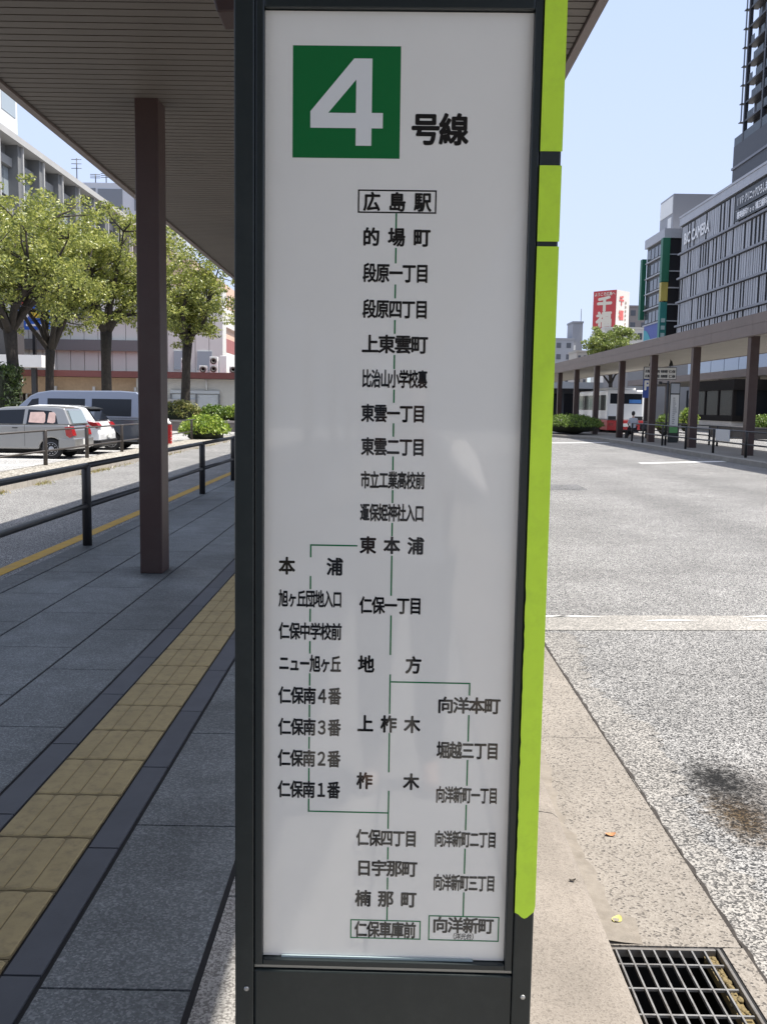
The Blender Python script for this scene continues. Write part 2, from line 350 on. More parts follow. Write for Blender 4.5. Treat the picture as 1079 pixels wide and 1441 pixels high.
# tactile strip: real ribs on each block
tb = MB(); tr = MB()
y0 = 3.12 - 0.36 * 60
for k in range(200):
    q = y0 + 0.36*k
    if q < -6: continue
    tb.box(-1.322, -0.994, q + 0.0025, q + 0.3575, -0.03, 0.0)
    if q < 24:
        for j in range(4):
            cx_ = -1.322 + 0.041 + j * 0.082
            a, c = q + 0.020, q + 0.344
            hw = 0.0392; ht = 0.0035
            pts = []
            for yy, sgn in ((a, -1), (c, 1)):
                pts += [(cx_ + hw*math.cos(t), yy + sgn*0.013*math.sin(abs(t))) for t in ([math.pi, 3*math.pi/4, math.pi/2, math.pi/4, 0] if sgn < 0 else [0, math.pi/4, math.pi/2, 3*math.pi/4, math.pi])]
            n_ = len(pts); o = len(tr.v)
            tr.v += [(p[0], p[1], 0.0003) for p in pts] + [(cx_ + (p[0]-cx_)*0.9, p[1] + (0.006 if p[1] < q + 0.18 else -0.006), ht) for p in pts]
            tr.f += [tuple(o + n_ + i for i in range(n_))] + [(o+i, o+(i+1) % n_, o+n_+(i+1) % n_, o+n_+i) for i in range(n_)]; tr.sm += [False]*(n_+1)
struct(tb, 'tactile_bed', mat('tactile_bed', (0.185, 0.142, 0.070), 0.85, var=0.3, vscale=20)); struct(tr, 'tactile_ribs', TACT)
# kerb stones along the right of the platform, rounded nose
kb = MB(); q = 3.40 - 1.8*15
prof = [(0.362, 0.0), (0.60, 0.0), (0.640, -0.006), (0.662, -0.022), (0.670, -0.05), (0.682, -0.16), (0.362, -0.16)]
while q < 70:
    kb.prism(prof, lambda u, v, q=q: (u, q + 0.003, v), lambda u, v, q=q: (u, q + 1.797, v)); q += 1.8
struct(kb, 'kerb', KERB)
# gutter with an opening for the drain
gb = MB()
for (ya, yb) in ((-25, 1.75), (2.755, 4.6), (4.604, 6.6), (6.604, 8.6), (8.604, 60)):
    gb.prism([(0.676, -0.128), (0.70, -0.139), (1.115, -0.141), (1.121, -0.152), (0.676, -0.3)], lambda u, v, y=ya: (u, y, v), lambda u, v, y=yb: (u, y, v))
gb.box(1.056, 1.120, 1.754, 2.751, -0.3, -0.141)
struct(gb, 'gutter', GUTTER)
# dusty silt along the foot of the kerb
sb = MB(); rnd = random.Random(31); y = 2.76; pts = []
while y < 12:
    pts.append((y, 0.03 + 0.045*abs(math.sin(y*1.7)) + rnd.uniform(0, 0.025) + (0.05 if y < 2.92 else 0.0))); y += 0.05
for p, q in zip(pts, pts[1:]):
    sb.add([(0.674, p[0], -0.1215), (0.685 + p[1]*0.5, p[0], -0.1325), (0.69 + p[1], p[0], -0.1386), (0.674, q[0], -0.1215), (0.685 + q[1]*0.5, q[0], -0.1325), (0.69 + q[1], q[0], -0.1386)], [(0, 1, 4, 3), (1, 2, 5, 4)], True)
struct(sb, 'gutter_silt', mat('gutter_silt', (0.208, 0.184, 0.154), 0.95, var=0.18, vscale=18, bump=0.3, bscale=200, dirt=(0.12, 0.10, 0.075), dscale=7, damt=0.6))
# crumbling seam between gutter and asphalt
sm = MB(); rnd = random.Random(8); y = 1.6; pts = []
while y < 14:
    pts.append((1.124 + rnd.uniform(-0.004, 0.005), y, rnd.uniform(0.003, 0.014))); y += 0.045
for p, q in zip(pts, pts[1:]):
    sm.quad((p[0]-p[2]*0.6, p[1], -0.1453), (p[0]+p[2], p[1], -0.1455), (q[0]+q[2], q[1], -0.1455), (q[0]-q[2]*0.6, q[1], -0.1455))
struct(sm, 'gutter_seam', mat('seam_dirt', (0.035, 0.03, 0.026), 0.95, var=0.4, vscale=60))
# left side: far kerb, verge, car park
b = MB(); q = 8.0
while q < 44:
    b.box(-7.0, -6.82, q + 0.004, q + 0.996, -0.15, -0.01); q += 1.0
struct(b, 'kerb_across_lane', mat('old_kerb', (0.36, 0.33, 0.29), 0.9, var=0.15, vscale=8, dirt=(0.16, 0.14, 0.11), dscale=3, damt=0.6))
b = MB(); b.quad((-8.2, 8, -0.03), (-7.0, 8, -0.03), (-7.0, 44, -0.03), (-8.2, 44, -0.03)); b.box(-8.2, -7.0, 8, 44, -0.15, -0.031)
struct(b, 'verge', speckle('verge_ground', (0.12, 0.11, 0.09), (0.30, 0.28, 0.24), (0.42, 0.39, 0.34), 30))
b = MB(); b.quad((-34, 8, -0.146), (-8.2, 8, -0.146), (-8.2, 60, -0.146), (-34, 60, -0.146))
struct(b, 'car_park', speckle('car_park_asphalt', (0.13, 0.13, 0.13), (0.30, 0.295, 0.285), (0.5, 0.49, 0.47), 70))
b = MB()
for y in (23.7, 26.15, 28.75, 31.25, 33.75, 36.3): b.box(-13.4, -8.6, y - 0.06, y + 0.06, -0.1459, -0.142)
struct(b, 'parking_line', WHITE)
# far platform with kerb
b = MB(); b.prism([(11.35, -20), (11.35, 49.6), (10.95, 51.6), (9.6, 54.4), (9.0, 58), (9.0, 130), (14.3, 130), (14.3, -20)], lambda u, v: (u, v, -0.2), lambda u, v: (u, v, -0.003))
struct(b, 'far_platform', mat('far_platform_paving', (0.20, 0.185, 0.165), 0.85, var=0.12, vscale=2))
b = MB()
pk = [(11.05, -20), (11.05, 49.5), (10.65, 51.4), (9.35, 54.2), (8.75, 58), (8.75, 130)]; pi = [(11.37, -20), (11.37, 49.6), (10.97, 51.6), (9.62, 54.4), (9.02, 58), (9.02, 130)]
for i in range(5):
    b.prism([pk[i], pk[i+1], pi[i+1], pi[i]], lambda u, v: (u, v, -0.16), lambda u, v: (u, v, 0.0))
struct(b, 'far_kerb', mat('far_kerb_concrete', (0.27, 0.25, 0.22), 0.9, var=0.15, vscale=3))
b = MB(); b.box(25.4, 40, -10, 130, -0.2, 0.0); struct(b, 'third_platform', mat('far_platform_paving', (0.2,)*3))
b = MB(); b.box(14.3, 14.55, -20, 130, -0.2, -0.01); struct(b, 'far_kerb_rear', KERB)

# ================================================================== platform canopies
def canopy(name, label, xl, xr, ya, yb, z, fh, colx, coly, cs, pitch=0.112, boards=True, up=0.0):
    r = thing(name, (colx, coly[0], 0), label, 'canopy')
    tilt = (yb - ya) * up
    s_ = MB()
    if boards:
        q = ya
        while q < yb:
            s_.box(xl + 0.10, xr - 0.08, q + 0.009, q + pitch - 0.009, z, z + 0.02); q += pitch
        s_.box(xl + 0.10, xr - 0.08, ya, yb, z + 0.034, z + 0.05)
    else:
        k = 0
        while xl + 0.1 + k*0.5 < xr - 0.3:
            s_.box(xl + 0.1 + k*0.5, min(xl + 0.1 + k*0.5 + 0.494, xr - 0.08), ya, yb, z, z + 0.03); k += 1
        s_.box(xl + 0.1, xr - 0.08, ya, yb, z + 0.036, z + 0.05)
    s_.build('soffit', SOFFIT if boards else mat('pale_soffit', (0.33, 0.30, 0.255), 0.6, var=0.08, vscale=1.0), r)
    top = MB(); top.box(xl + 0.03, xr - 0.03, ya, yb, z + 0.055, z + fh - 0.04); top.build('roof', mat('roof_deck', (0.2, 0.19, 0.18), 0.8), r)
    fl = MB(); q = ya
    while q < yb:
        e = min(q + 2.0, yb)
        for (xa, xb) in ((xl, xl + 0.02), (xr - 0.02, xr)):
            fl.box(xa, xb, q + 0.004, e - 0.004, z + 0.0, z + fh * 0.52); fl.box(xa, xb, q + 0.004, e - 0.004, z + fh*0.53, z + fh)
        q += 2.0
    fl.box(xl + 0.021, xl + 0.09, ya, yb, z - 0.02, z + 0.06); fl.box(xr - 0.07, xr - 0.021, ya, yb, z - 0.02, z + 0.06)
    fl.box(xl, xr, ya - 0.03, ya, z, z + fh); fl.box(xl, xr, yb, yb + 0.03, z, z + fh)
    fl.build('fascia', FASCIA, r)
    for y in coly:
        c = MB(); c.box(colx - cs[0]/2, colx + cs[0]/2, y - cs[1]/2, y + cs[1]/2, 0.0, z + 0.026); c.build('column', BROWN, r, bevel=0.008)
    return r
canopy('platform_canopy', 'brown slatted canopy roof over the near platform, above the route sign', -3.18, 1.32, -45.0, 66.0, 4.0, 0.37,
       -2.043, [8.33 + 6*k for k in range(-8, 9)], (0.197, 0.26))
canopy('platform_canopy', 'long brown canopy over the far platform with a row of square columns', 12.05, 16.25, 8.0, 104.0, 4.0, 0.70,
       12.28, [14.4 + 6*k for k in range(15)], (0.30, 0.30), boards=False)
canopy('platform_canopy', 'third brown canopy seen behind the far platform, over the dark kiosk', 28.0, 36.0, 40.0, 112.0, 4.2, 0.60,
       29.2, [44.0 + 8*k for k in range(9)], (0.4, 0.4), boards=False)
# lamp box hanging from the near canopy, upper left of the sign
r = thing('ceiling_lamp', (-0.52, 3.0, 4.0), 'brown tapered lamp housing hanging from the canopy, above the left edge of the sign', 'lamp')
b = MB(); b.prism([(-0.560, 2.78), (-0.525, 2.652), (-0.46, 2.655), (-0.46, 3.0), (-0.61, 3.0)], lambda u, v: (u, 2.96, v), lambda u, v: (u, 3.10, v)); b.build('housing', BROWN, r, bevel=0.006)
b = MB(); b.tube([(-0.53, 3.03, 3.0), (-0.53, 3.03, 4.0)], 0.018); b.build('hanger', BROWN, r)

# ================================================================== railings
def railing(name, label, pts, posts, zb, zt, rails, r_rail, r_post, m, flat=False, board=None):
    r = thing(name, (posts[0][0], posts[0][1], zb), label, 'railing')
    for z in rails:
        b = MB()
        for p, q in zip(pts, pts[1:]):
            if flat: b.prism([(-0.03, -r_rail), (0.03, -r_rail), (0.03, r_rail), (-0.03, r_rail)], lambda u, v, p=p: (p[0]+u, p[1], z+v), lambda u, v, q=q: (q[0]+u, q[1], z+v))
            else: b.tube([(*p, z), (*q, z)], r_rail, 10)
        b.build('rail', m, r)
    for p in posts:
        b = MB(); b.tube([(*p, zb), (*p, zt - r_rail*1.2), (*p, zt - 0.01)], [r_post, r_post, r_post*0.8], 12); b.build('post', m, r)
    return r
railing('guard_railing', 'dark tubular guard railing along the left edge of the near platform', [(-3.12, -6), (-3.10, 9.78), (-3.02, 15.5), (-2.97, 18.4), (-2.9, 30), (-2.8, 45)],
        [(-3.12, -2.0), (-3.12, 0.95), (-3.12, 3.9), (-3.11, 6.85), (-3.10, 9.78), (-3.06, 12.65), (-3.02, 15.55), (-2.97, 18.38), (-2.95, 21.3), (-2.92, 24.2), (-2.9, 27.1)],
        -0.002, 0.855, (0.83, 0.415), 0.03, 0.048, RAILP)
railing('guard_railing', 'thin brown railing along the car park, behind the parked cars', [(-8.0, 15), (-8.0, 41.8)],
        [(-8.0, y) for y in (16.0, 19.1, 22.25, 25.35, 28.7, 31.9, 35.0, 39.0, 41.7)], -0.15, 0.80, (0.78, 0.30), 0.022, 0.05, mat('thin_rail_brown', (0.045, 0.038, 0.034), 0.45))
railing('guard_railing', 'dark railing along the road side of the far platform between its columns', [(11.62, 20), (11.66, 45.2)],
        [(11.62, y) for y in (21.3, 24.4, 27.6, 30.8, 33.9, 37.05, 40.2, 43.3, 45.2)], -0.002, 0.86, (0.84, 0.42), 0.028, 0.045, RAILP)
railing('guard_railing', 'dark railing along the rear side of the far platform', [(14.0, 22), (14.0, 52)],
        [(14.0, y) for y in (24.2, 27.3, 30.4, 34.0, 37.2, 40.4, 41.4, 45.9, 46.6, 50.4)], -0.002, 0.86, (0.84, 0.42), 0.028, 0.045, RAILP)

# ================================================================== the route sign
sg = thing('route_sign', (0, 1.6, 0), 'tall dark-framed bus stop sign with a green number 4 above its white route list', 'bus stop sign', rz=R(-0.79))
def SB(mb, name, m, parent, **k): return mb.build(name, m, parent, world=False, **k)
b = MB()
b.box(-0.257, -0.2235, 0.0, 0.19, 0.02, 2.26); b.box(0.2405, 0.275, 0.0, 0.19, 0.02, 2.26)
b.box(-0.2235, 0.2405, 0.0, 0.19, 2.158, 2.26); b.box(-0.2235, 0.2405, 0.03, 0.19, 0.02, 2.158)
casing = SB(b, 'casing', CASING, sg, bevel=0.0025)
b = MB()
b.box(-0.2222, -0.2082, 0.0015, 0.029, 0.495, 2.156); b.box(0.2262, 0.2392, 0.0015, 0.029, 0.495, 2.156)
b.box(-0.2080, 0.2260, 0.0020, 0.029, 2.1335, 2.156); b.box(-0.2080, 0.2260, 0.0020, 0.029, 0.495, 0.506)
SB(b, 'frame', CASING2, sg, bevel=0.0018)
b = MB(); b.box(-0.2222, 0.2392, 0.006, 0.028, 0.4885, 0.4935); SB(b, 'trim_strip', mat('trim_metal', (0.30, 0.31, 0.31), 0.3, metal=0.9), sg)
b = MB(); b.box(-0.2225, 0.2395, 0.0005, 0.029, 0.022, 0.4868); kick = SB(b, 'kick_panel', CASING, sg, bevel=0.003)
for (u, w) in ((-0.2364, 0.4503), (0.2602, 0.4478)):
    b = MB(); b.lathe([(0.0045, 0.0), (0.0045, -0.0015), (0.003, -0.0025)], (u, 0.0, w), 'y', 14); b.box(u - 0.0035, u + 0.0035, -0.0032, -0.0024, w - 0.0006, w + 0.0006)
    SB(b, 'screw', STEEL, kick)
b = MB(); b.box(-0.2078, 0.2258, 0.0135, 0.024, 0.5075, 2.132); panel = SB(b, 'panel', PANEL, sg)
b = MB(); b.box(-0.175, 0.17, 0.0090, 0.0125, 0.5066, 0.5105); SB(b, 'edge_strip', mat('acrylic_edge_lit', (0.30, 0.37, 0.39), 0.2), sg)  # lower panel edge, its bluish brightness put into the colour
YP = 0.0131
def pl(u0, v0): return lambda u, v, k=0: (u0 + u, YP - 0.00002*k, v0 + v)
b = MB(); b.quad((-0.1630, 0.0133, 1.9025), (0.0130, 0.0133, 1.9025), (0.0125, 0.0133, 2.0788), (-0.1630, 0.0133, 2.0788))
sq = SB(b, 'number_square', GREEN, panel)
o4 = [(-0.0632, 2.0592), (-0.0337, 2.0592), (-0.0337, 1.9743), (-0.0154, 1.9743), (-0.0154, 1.9501), (-0.0337, 1.9501), (-0.0337, 1.9225), (-0.0594, 1.9225), (-0.0594, 1.9501), (-0.1338, 1.9501), (-0.1340, 1.9759)]
i4 = [(-0.0595, 2.0264), (-0.0595, 1.9739), (-0.1047, 1.9739)]
b = MB(); ys = 0.0129
vv = [(u, ys, v) for u, v in o4 + i4]
b.add(vv, [(0, 1, 2, 11), (2, 3, 4, 5), (5, 6, 7, 8), (2, 5, 8, 12), (11, 2, 12), (12, 8, 9), (12, 9, 13), (9, 10, 13), (10, 0, 11, 13)])
SB(b, 'digit', mat('digit_white', (0.80, 0.80, 0.78), 0.06), panel)
NAMES = [('広島駅',0.0105,1.8332,0.1111,0.0287),('的場町',0.0104,1.7764,0.1110,0.0281),('段原一丁目',0.0104,1.7182,0.1094,0.0294),('段原四丁目',0.0106,1.6593,0.1091,0.0290),('上東雲町',0.0106,1.6013,0.1099,0.0288),('比治山小学校裏',0.0112,1.5437,0.1095,0.0286),('東雲一丁目',0.0102,1.4859,0.1083,0.0284),('東雲二丁目',0.0107,1.4295,0.1078,0.0287),('市立工業高校前',0.0111,1.3725,0.1088,0.0280),('邇保姫神社入口',0.0111,1.3167,0.1088,0.0284),('東本浦',0.0115,1.2601,0.1092,0.0281),('本浦',-0.1274,1.2213,0.1099,0.0288),('旭ヶ丘団地入口',-0.1277,1.1643,0.1090,0.0286),('仁保一丁目',0.0113,1.1552,0.1074,0.0285),('仁保中学校前',-0.1275,1.1068,0.1089,0.0284),('ニュー旭ヶ丘',-0.1277,1.0493,0.1080,0.0290),('地方',0.0116,1.0503,0.1096,0.0290),('仁保南４番',-0.1277,0.9917,0.1094,0.0292),('向洋本町',0.1509,0.9799,0.1086,0.0278),('上柞木',0.0115,0.9433,0.1092,0.0290),('仁保南３番',-0.1276,0.9348,0.1091,0.0292),('堀越三丁目',0.1512,0.8983,0.1086,0.0294),('仁保南２番',-0.1279,0.8777,0.1098,0.0292),('仁保南１番',-0.1279,0.8205,0.1094,0.0296),('柞木',0.0118,0.8389,0.1094,0.0285),('向洋新町一丁目',0.1514,0.8166,0.1089,0.0288),('仁保四丁目',0.0114,0.7337,0.1075,0.0292),('向洋新町二丁目',0.1514,0.7349,0.1094,0.0288),('日宇那町',0.0123,0.6771,0.1080,0.0288),('向洋新町三丁目',0.1513,0.6532,0.1101,0.0292),('楠那町',0.0116,0.6195,0.1085,0.0288),('仁保車庫前',0.0116,0.5610,0.1097,0.0288),('向洋新町',0.1511,0.5728,0.1088,0.0284)]
for (t, u, v, w, h) in NAMES:
    b = MB(); letters(b, t, w, h * 0.97, pl(u, v), cell=0.0272 if len(t) <= 3 else None, bold=0.032 if len(t) <= 3 else 0.029)
    SB(b, 'stop_name', INK, panel)
b = MB(); letters(b, '（洋光台）', 0.050, 0.0112, pl(0.1522, 0.5522), bold=0.010); SB(b, 'stop_name', INK, panel)
b = MB(); letters(b, '号線', 0.0921, 0.0455, pl(0.0779, 1.9490), bold=0.034); SB(b, 'line_title', INK, panel)
def rect_frame(mb, x0, z0, x1, z1, t, y=YP):
    mb.quad((x0, y, z0), (x1, y, z0), (x1, y, z0 + t), (x0, y, z0 + t)); mb.quad((x0, y, z1 - t), (x1, y, z1 - t), (x1, y, z1), (x0, y, z1))
    mb.quad((x0, y, z0 + t), (x0 + t, y, z0 + t), (x0 + t, y, z1 - t), (x0, y, z1 - t)); mb.quad((x1 - t, y, z0 + t), (x1, y, z0 + t), (x1, y, z1 - t), (x1 - t, y, z1 - t))
b = MB(); rect_frame(b, -0.0544, 1.8155, 0.0751, 1.8530, 0.0023); SB(b, 'name_box', INK, panel)
for q in ((-0.0514, 0.5440, 0.0751, 0.5800), (0.0889, 0.5437, 0.2156, 0.5912)):
    b = MB(); rect_frame(b, *q, 0.0021); SB(b, 'name_box', GREENL, panel)
b = MB(); lw = 0.00125
SEG = [(0.0094,1.8153,1.7915),(0.0096,1.7597,1.7345),(0.0098,1.7002,1.6774),(0.0101,1.642,1.6191),(0.0103,1.5841,1.5606),(0.0106,1.5265,1.5041),(0.0108,1.4697,1.447),(0.011,1.4136,1.39),(0.0113,1.3562,1.334),(0.0115,1.2997,1.2769),(0.0117,1.2431,1.1728),(0.0122,1.1383,1.068),(0.0126,1.0335,0.9624),(0.013,0.9279,0.8558),(0.0135,0.8221,0.7516),(0.0139,0.7174,0.6943),(0.0142,0.6605,0.6379),(0.0144,0.6046,0.5802),
 (-0.1278,1.2577,1.2375),(-0.1278,1.2048,1.1819),(-0.1279,1.1474,1.1243),(-0.1279,1.09,1.0677),(-0.1279,1.0326,1.0102),(-0.1279,0.9759,0.9529),(-0.128,0.9176,0.8955),(-0.128,0.8605,0.8369),(-0.128,0.8044,0.7823),
 (0.1513,1.0187,0.9985),(0.1512,0.9633,0.9151),(0.1511,0.8817,0.8345),(0.1510,0.7994,0.7524),(0.1509,0.7182,0.6707),(0.1508,0.6361,0.5914)]
RL = [(u - lw, u + lw, zb, za) for (u, za, zb) in SEG] + [(ua, ub, z - lw, z + lw) for (ua, ub, z) in ((-0.1278 - lw, -0.0476, 1.2590), (-0.128 - lw, 0.0135 - lw, 0.7810), (0.0128 + lw, 0.1513 + lw, 1.0200))]
for (ua, ub, z0, z1) in RL:
    b = MB(); b.quad((ua, YP, z0), (ub, YP, z0), (ub, YP, z1), (ua, YP, z1)); SB(b, 'route_line', GREENL, panel)
# fluorescent tape wrapped round the right border of the casing; ragged lower end and chipped inner edge
rnd = random.Random(5)
def tape(z0, z1, ragged):
    mb = MB(); xl, xr, y0, y1 = 0.2408, 0.2766, -0.0012, -0.0001
    n_ = max(2, int((z1 - z0) / 0.012)); lft = []
    for i in range(n_ + 1):
        z = z0 + (z1 - z0) * i / n_
        lft.append((xl + ((rnd.uniform(0, 0.0013) if rnd.random() < 0.35 else 0.0) if z < 1.2 else 0.0), z))
    if ragged: poly = [(xl + 0.006, z0 - 0.003), (xl + 0.012, z0 - 0.0085), (xl + 0.017, z0 - 0.011), (xl + 0.022, z0 - 0.009), (xr - 0.002, z0 + 0.002), (xr, z0 + 0.012), (xr, z1)] + lft[::-1]
    else: poly = [(xr, z0), (xr, z1)] + lft[::-1]
    mb.prism(poly, lambda u, v: (u, y0, v), lambda u, v: (u, y1, v))
    mb.box(xr - 0.0015, xr, 0.0, 0.030, z0 + 0.012, z1 - 0.0002)
    return SB(mb, 'tape', TAPE, sg)
tape(1.9138, 2.24, False); tape(1.771, 1.8915, False); tape(0.6082, 1.7631, True)
b = MB(); b.box(-0.22, 0.2400, -0.0012, -0.0001, 2.164, 2.20); SB(b, 'tape', TAPE, sg)

# ================================================================== drain in the gutter
dr = thing('storm_drain', (0.87, 2.3, -0.15), 'galvanised steel grating of the drain in the gutter, at the foot of the kerb', 'drain')
b = MB(); b.box(0.70, 0.710, 1.78, 2.745, -0.165, -0.139); b.box(1.035, 1.045, 1.78, 2.745, -0.165, -0.139); b.box(0.712, 1.030, 2.733, 2.745, -0.165, -0.139); b.box(0.712, 1.030, 1.78, 1.792, -0.165, -0.139)
b.build('frame', mat('worn_frame', (0.17, 0.162, 0.152), 0.6, metal=0.4, var=0.2, vscale=20, dirt=(0.11, 0.085, 0.06), dscale=14, damt=0.8), dr, bevel=0.002)
b = MB()
for i in range(8): x = 0.722 + i*0.0385; b.box(x, x + 0.0052, 1.794, 2.731, -0.150, -0.1395)
for j in range(8): y = 2.655 - j*0.118; b.box(0.714, 1.028, y, y + 0.0065, -0.148, -0.1405)
b.build('grating', mat('worn_grating', (0.30, 0.295, 0.285), 0.5, metal=0.6, var=0.25, vscale=25, dirt=(0.10, 0.07, 0.045), dscale=18, damt=0.7), dr)
b = MB(); b.box(0.69, 1.055, 1.76, 2.75, -0.62, -0.60); b.box(0.69, 0.699, 1.76, 2.75, -0.6, -0.145); b.box(1.0455, 1.0545, 1.76, 2.75, -0.6, -0.145); b.box(0.70, 1.045, 2.7455, 2.753, -0.6, -0.145); b.box(0.70, 1.045, 1.76, 1.779, -0.6, -0.145)
b.build('pit', BLACK, dr)
b = MB(); rnd = random.Random(2)
b.box(0.994, 1.029, 2.30, 2.732, -0.18, -0.158)
for i in range(90):
    y = rnd.uniform(2.3, 2.72); x = rnd.uniform(0.992, 1.025); s_ = rnd.uniform(0.004, 0.011)
    b.blob((x, y, -0.157 + rnd.uniform(0, 0.004)), (s_, s_*1.6, 0.005), i, 1, 0.3)
b.build('silt', mat('silt_moss', (0.17, 0.13, 0.06), 0.95, var=0.4, vscale=60), dr)
# fallen leaves
def leaf(x, y, z, L_, W_, rz, m, label, curl=0.006):
    mb = MB(); n_ = 7; vs = []
    for i in range(n_):
        t = i / (n_ - 1); w = W_ * math.sin(math.pi * (0.06 + 0.9*t)) ** 0.8; u = (t - 0.5) * L_; c = curl * (4*(t-0.5)**2)
        for s_ in (-1, 0, 1): vs.append((x + math.cos(rz)*u - math.sin(rz)*w*s_/2, y + math.sin(rz)*u + math.cos(rz)*w*s_/2, z + 0.002 + c + abs(s_)*0.004))
    fs = []
    for i in range(n_ - 1):
        for s_ in (0, 1): fs.append((i*3+s_, (i+1)*3+s_, (i+1)*3+s_+1, i*3+s_+1))
    mb.add(vs, fs, True); mb.tube([(x + math.cos(rz)*L_/2, y + math.sin(rz)*L_/2, z + 0.006), (x + math.cos(rz)*L_*0.7, y + math.sin(rz)*L_*0.7, z + 0.003)], 0.0007, 5)
    o = mb.build('fallen_leaf', m); return tag(o, label, 'leaf')
leaf(0.89, 3.51, -0.141, 0.042, 0.028, 0.2, mat('leaf_orange', (0.42, 0.20, 0.09), 0.7), 'small orange fallen leaf lying alone on the gutter concrete')
leaf(0.765, 2.89, -0.138, 0.045, 0.032, 0.9, mat('leaf_yellow', (0.50, 0.46, 0.14), 0.7), 'pale yellow fallen leaf against the kerb just beyond the drain')
leaf(0.615, 2.88, -0.003, 0.022, 0.012, 0.1, mat('leaf_dark', (0.05, 0.04, 0.03), 0.8), 'tiny dark brown leaf lying on top of the kerb')

# ================================================================== vehicles (length along X, nose towards -X, near side at y0)
TYRE = mat('tyre_rubber', (0.012, 0.012, 0.013), 0.85); RIM = mat('alloy', (0.42, 0.42, 0.43), 0.35, metal=0.8)
LAMP = mat('lamp_red', (0.30, 0.010, 0.012), 0.15, spec=0.8); PLATE = mat('plate_white', (0.75, 0.75, 0.72), 0.4); TRIM = mat('black_trim', (0.012, 0.012, 0.013), 0.5)
def wheel(p, x, y, z, r, w, side):
    b = MB(); s_ = side
    b.lathe([(r*0.62, 0), (r*0.95, 0), (r, s_*0.03), (r, s_*(w-0.03)), (r*0.95, s_*w), (r*0.62, s_*w)], (x, y, z), 'y', 32)
    wh = b.build('wheel', TYRE, p)
    b = MB(); b.lathe([(r*0.66, s_*0.004), (r*0.64, -s_*0.004), (r*0.56, s_*0.010), (r*0.3, s_*0.002), (r*0.14, -s_*0.006), (r*0.05, -s_*0.008)], (x, y, z), 'y', 28)
    for k in range(10):
        a = 2*math.pi*k/10; b.lathe([(r*0.05, -s_*0.001), (r*0.05, s_*0.004)], (x + r*0.46*math.cos(a), y, z + r*0.46*math.sin(a)), 'y', 8)
    b.build('rim', RIM, wh)
def car(name, label, x0, y0, L_, W_, m, belt, sill, prof, wheels, wr, roofprof, tumble, wins, lower=None, group='cars parked beyond the railing', zg=-0.15):
    """prof: upper outline of the lower body from nose to tail; roofprof: greenhouse outline; wins: side-window polygons on the near side"""
    t = thing(name, (x0 - L_/2, y0 + W_/2, zg), label, 'van' if 'van' in name else 'car', group)
    X = lambda x: x0 - L_ + x
    out = [(X(px), zg + pz) for px, pz in prof]
    bot = []
    ar = wr * 1.17
    for wx in sorted(wheels, reverse=True):
        for k in range(11):
            a = math.pi * k / 10; bot.append((X(wx) + ar*math.cos(a), zg + max(sill, wr + ar*math.sin(a) - 0.02)))
    poly = out + [(out[-1][0] - 0.02, zg + sill)] + bot + [(out[0][0] + 0.02, zg + sill)]
    b = MB(); b.prism(poly, lambda u, v: (u, y0, v), lambda u, v: (u, y0 + W_, v)); body = b.build('body', lower or m, t, bevel=0.05, seg=4)
    # greenhouse: sides lean in by 'tumble' over its height
    zt = max(p[1] for p in roofprof)
    fy = lambda z: tumble * max(0.0, (z - belt)) / max(0.01, zt - belt)
    n_ = len(roofprof); g = MB()
    g.add([(X(px), y0 + 0.012 + fy(pz), zg + pz) for px, pz in roofprof] + [(X(px), y0 + W_ - 0.012 - fy(pz), zg + pz) for px, pz in roofprof],
          [tuple(range(n_)), tuple(range(2*n_-1, n_-1, -1))] + [(i, i+n_, (i+1) % n_+n_, (i+1) % n_) for i in range(n_)])
    g.build('cabin', m, t, bevel=0.045, seg=4)
    for wp in wins:
        w = MB(); k = len(wp)
        w.add([(X(px), y0 + 0.004 + fy(pz), zg + pz) for px, pz in wp] + [(X(px), y0 + 0.02 + fy(pz), zg + pz) for px, pz in wp], [tuple(range(k)), tuple(range(2*k-1, k-1, -1))] + [(i, i+k, (i+1) % k+k, (i+1) % k) for i in range(k)])
        w.build('window', DARKGL, t)
    b = MB(); b.box(X(0.3), X(L_ - 0.25), y0 + 0.25, y0 + W_ - 0.25, zg + sill - 0.08, zg + sill + 0.3); b.build('underbody', BLACK, t)
    for wx in wheels:
        wheel(t, X(wx), y0 + 0.02, zg + wr, wr, 0.19, 1); wheel(t, X(wx), y0 + W_ - 0.02, zg + wr, wr, 0.19, -1)
    return t, X
def rearwin(t, x0, pts, m, name, th=0.012, zg=-0.15):
    """polygon on the tail: points (x offset from tail, y, z)"""
    b = MB(); k = len(pts); b.add([(x0 + a + th, y, zg + z) for a, y, z in pts] + [(x0 + a - 0.03, y, zg + z) for a, y, z in pts], [tuple(range(k)), tuple(range(2*k-1, k-1, -1))] + [(i, i+k, (i+1) % k+k, (i+1) % k) for i in range(k)])
    return b.build(name, m, t)
SILV = mat('silver_paint', (0.255, 0.255, 0.252), 0.3, metal=0.45, spec=0.5, coat=0.7)
x0, y0, W_ = -8.72, 26.45, 1.64
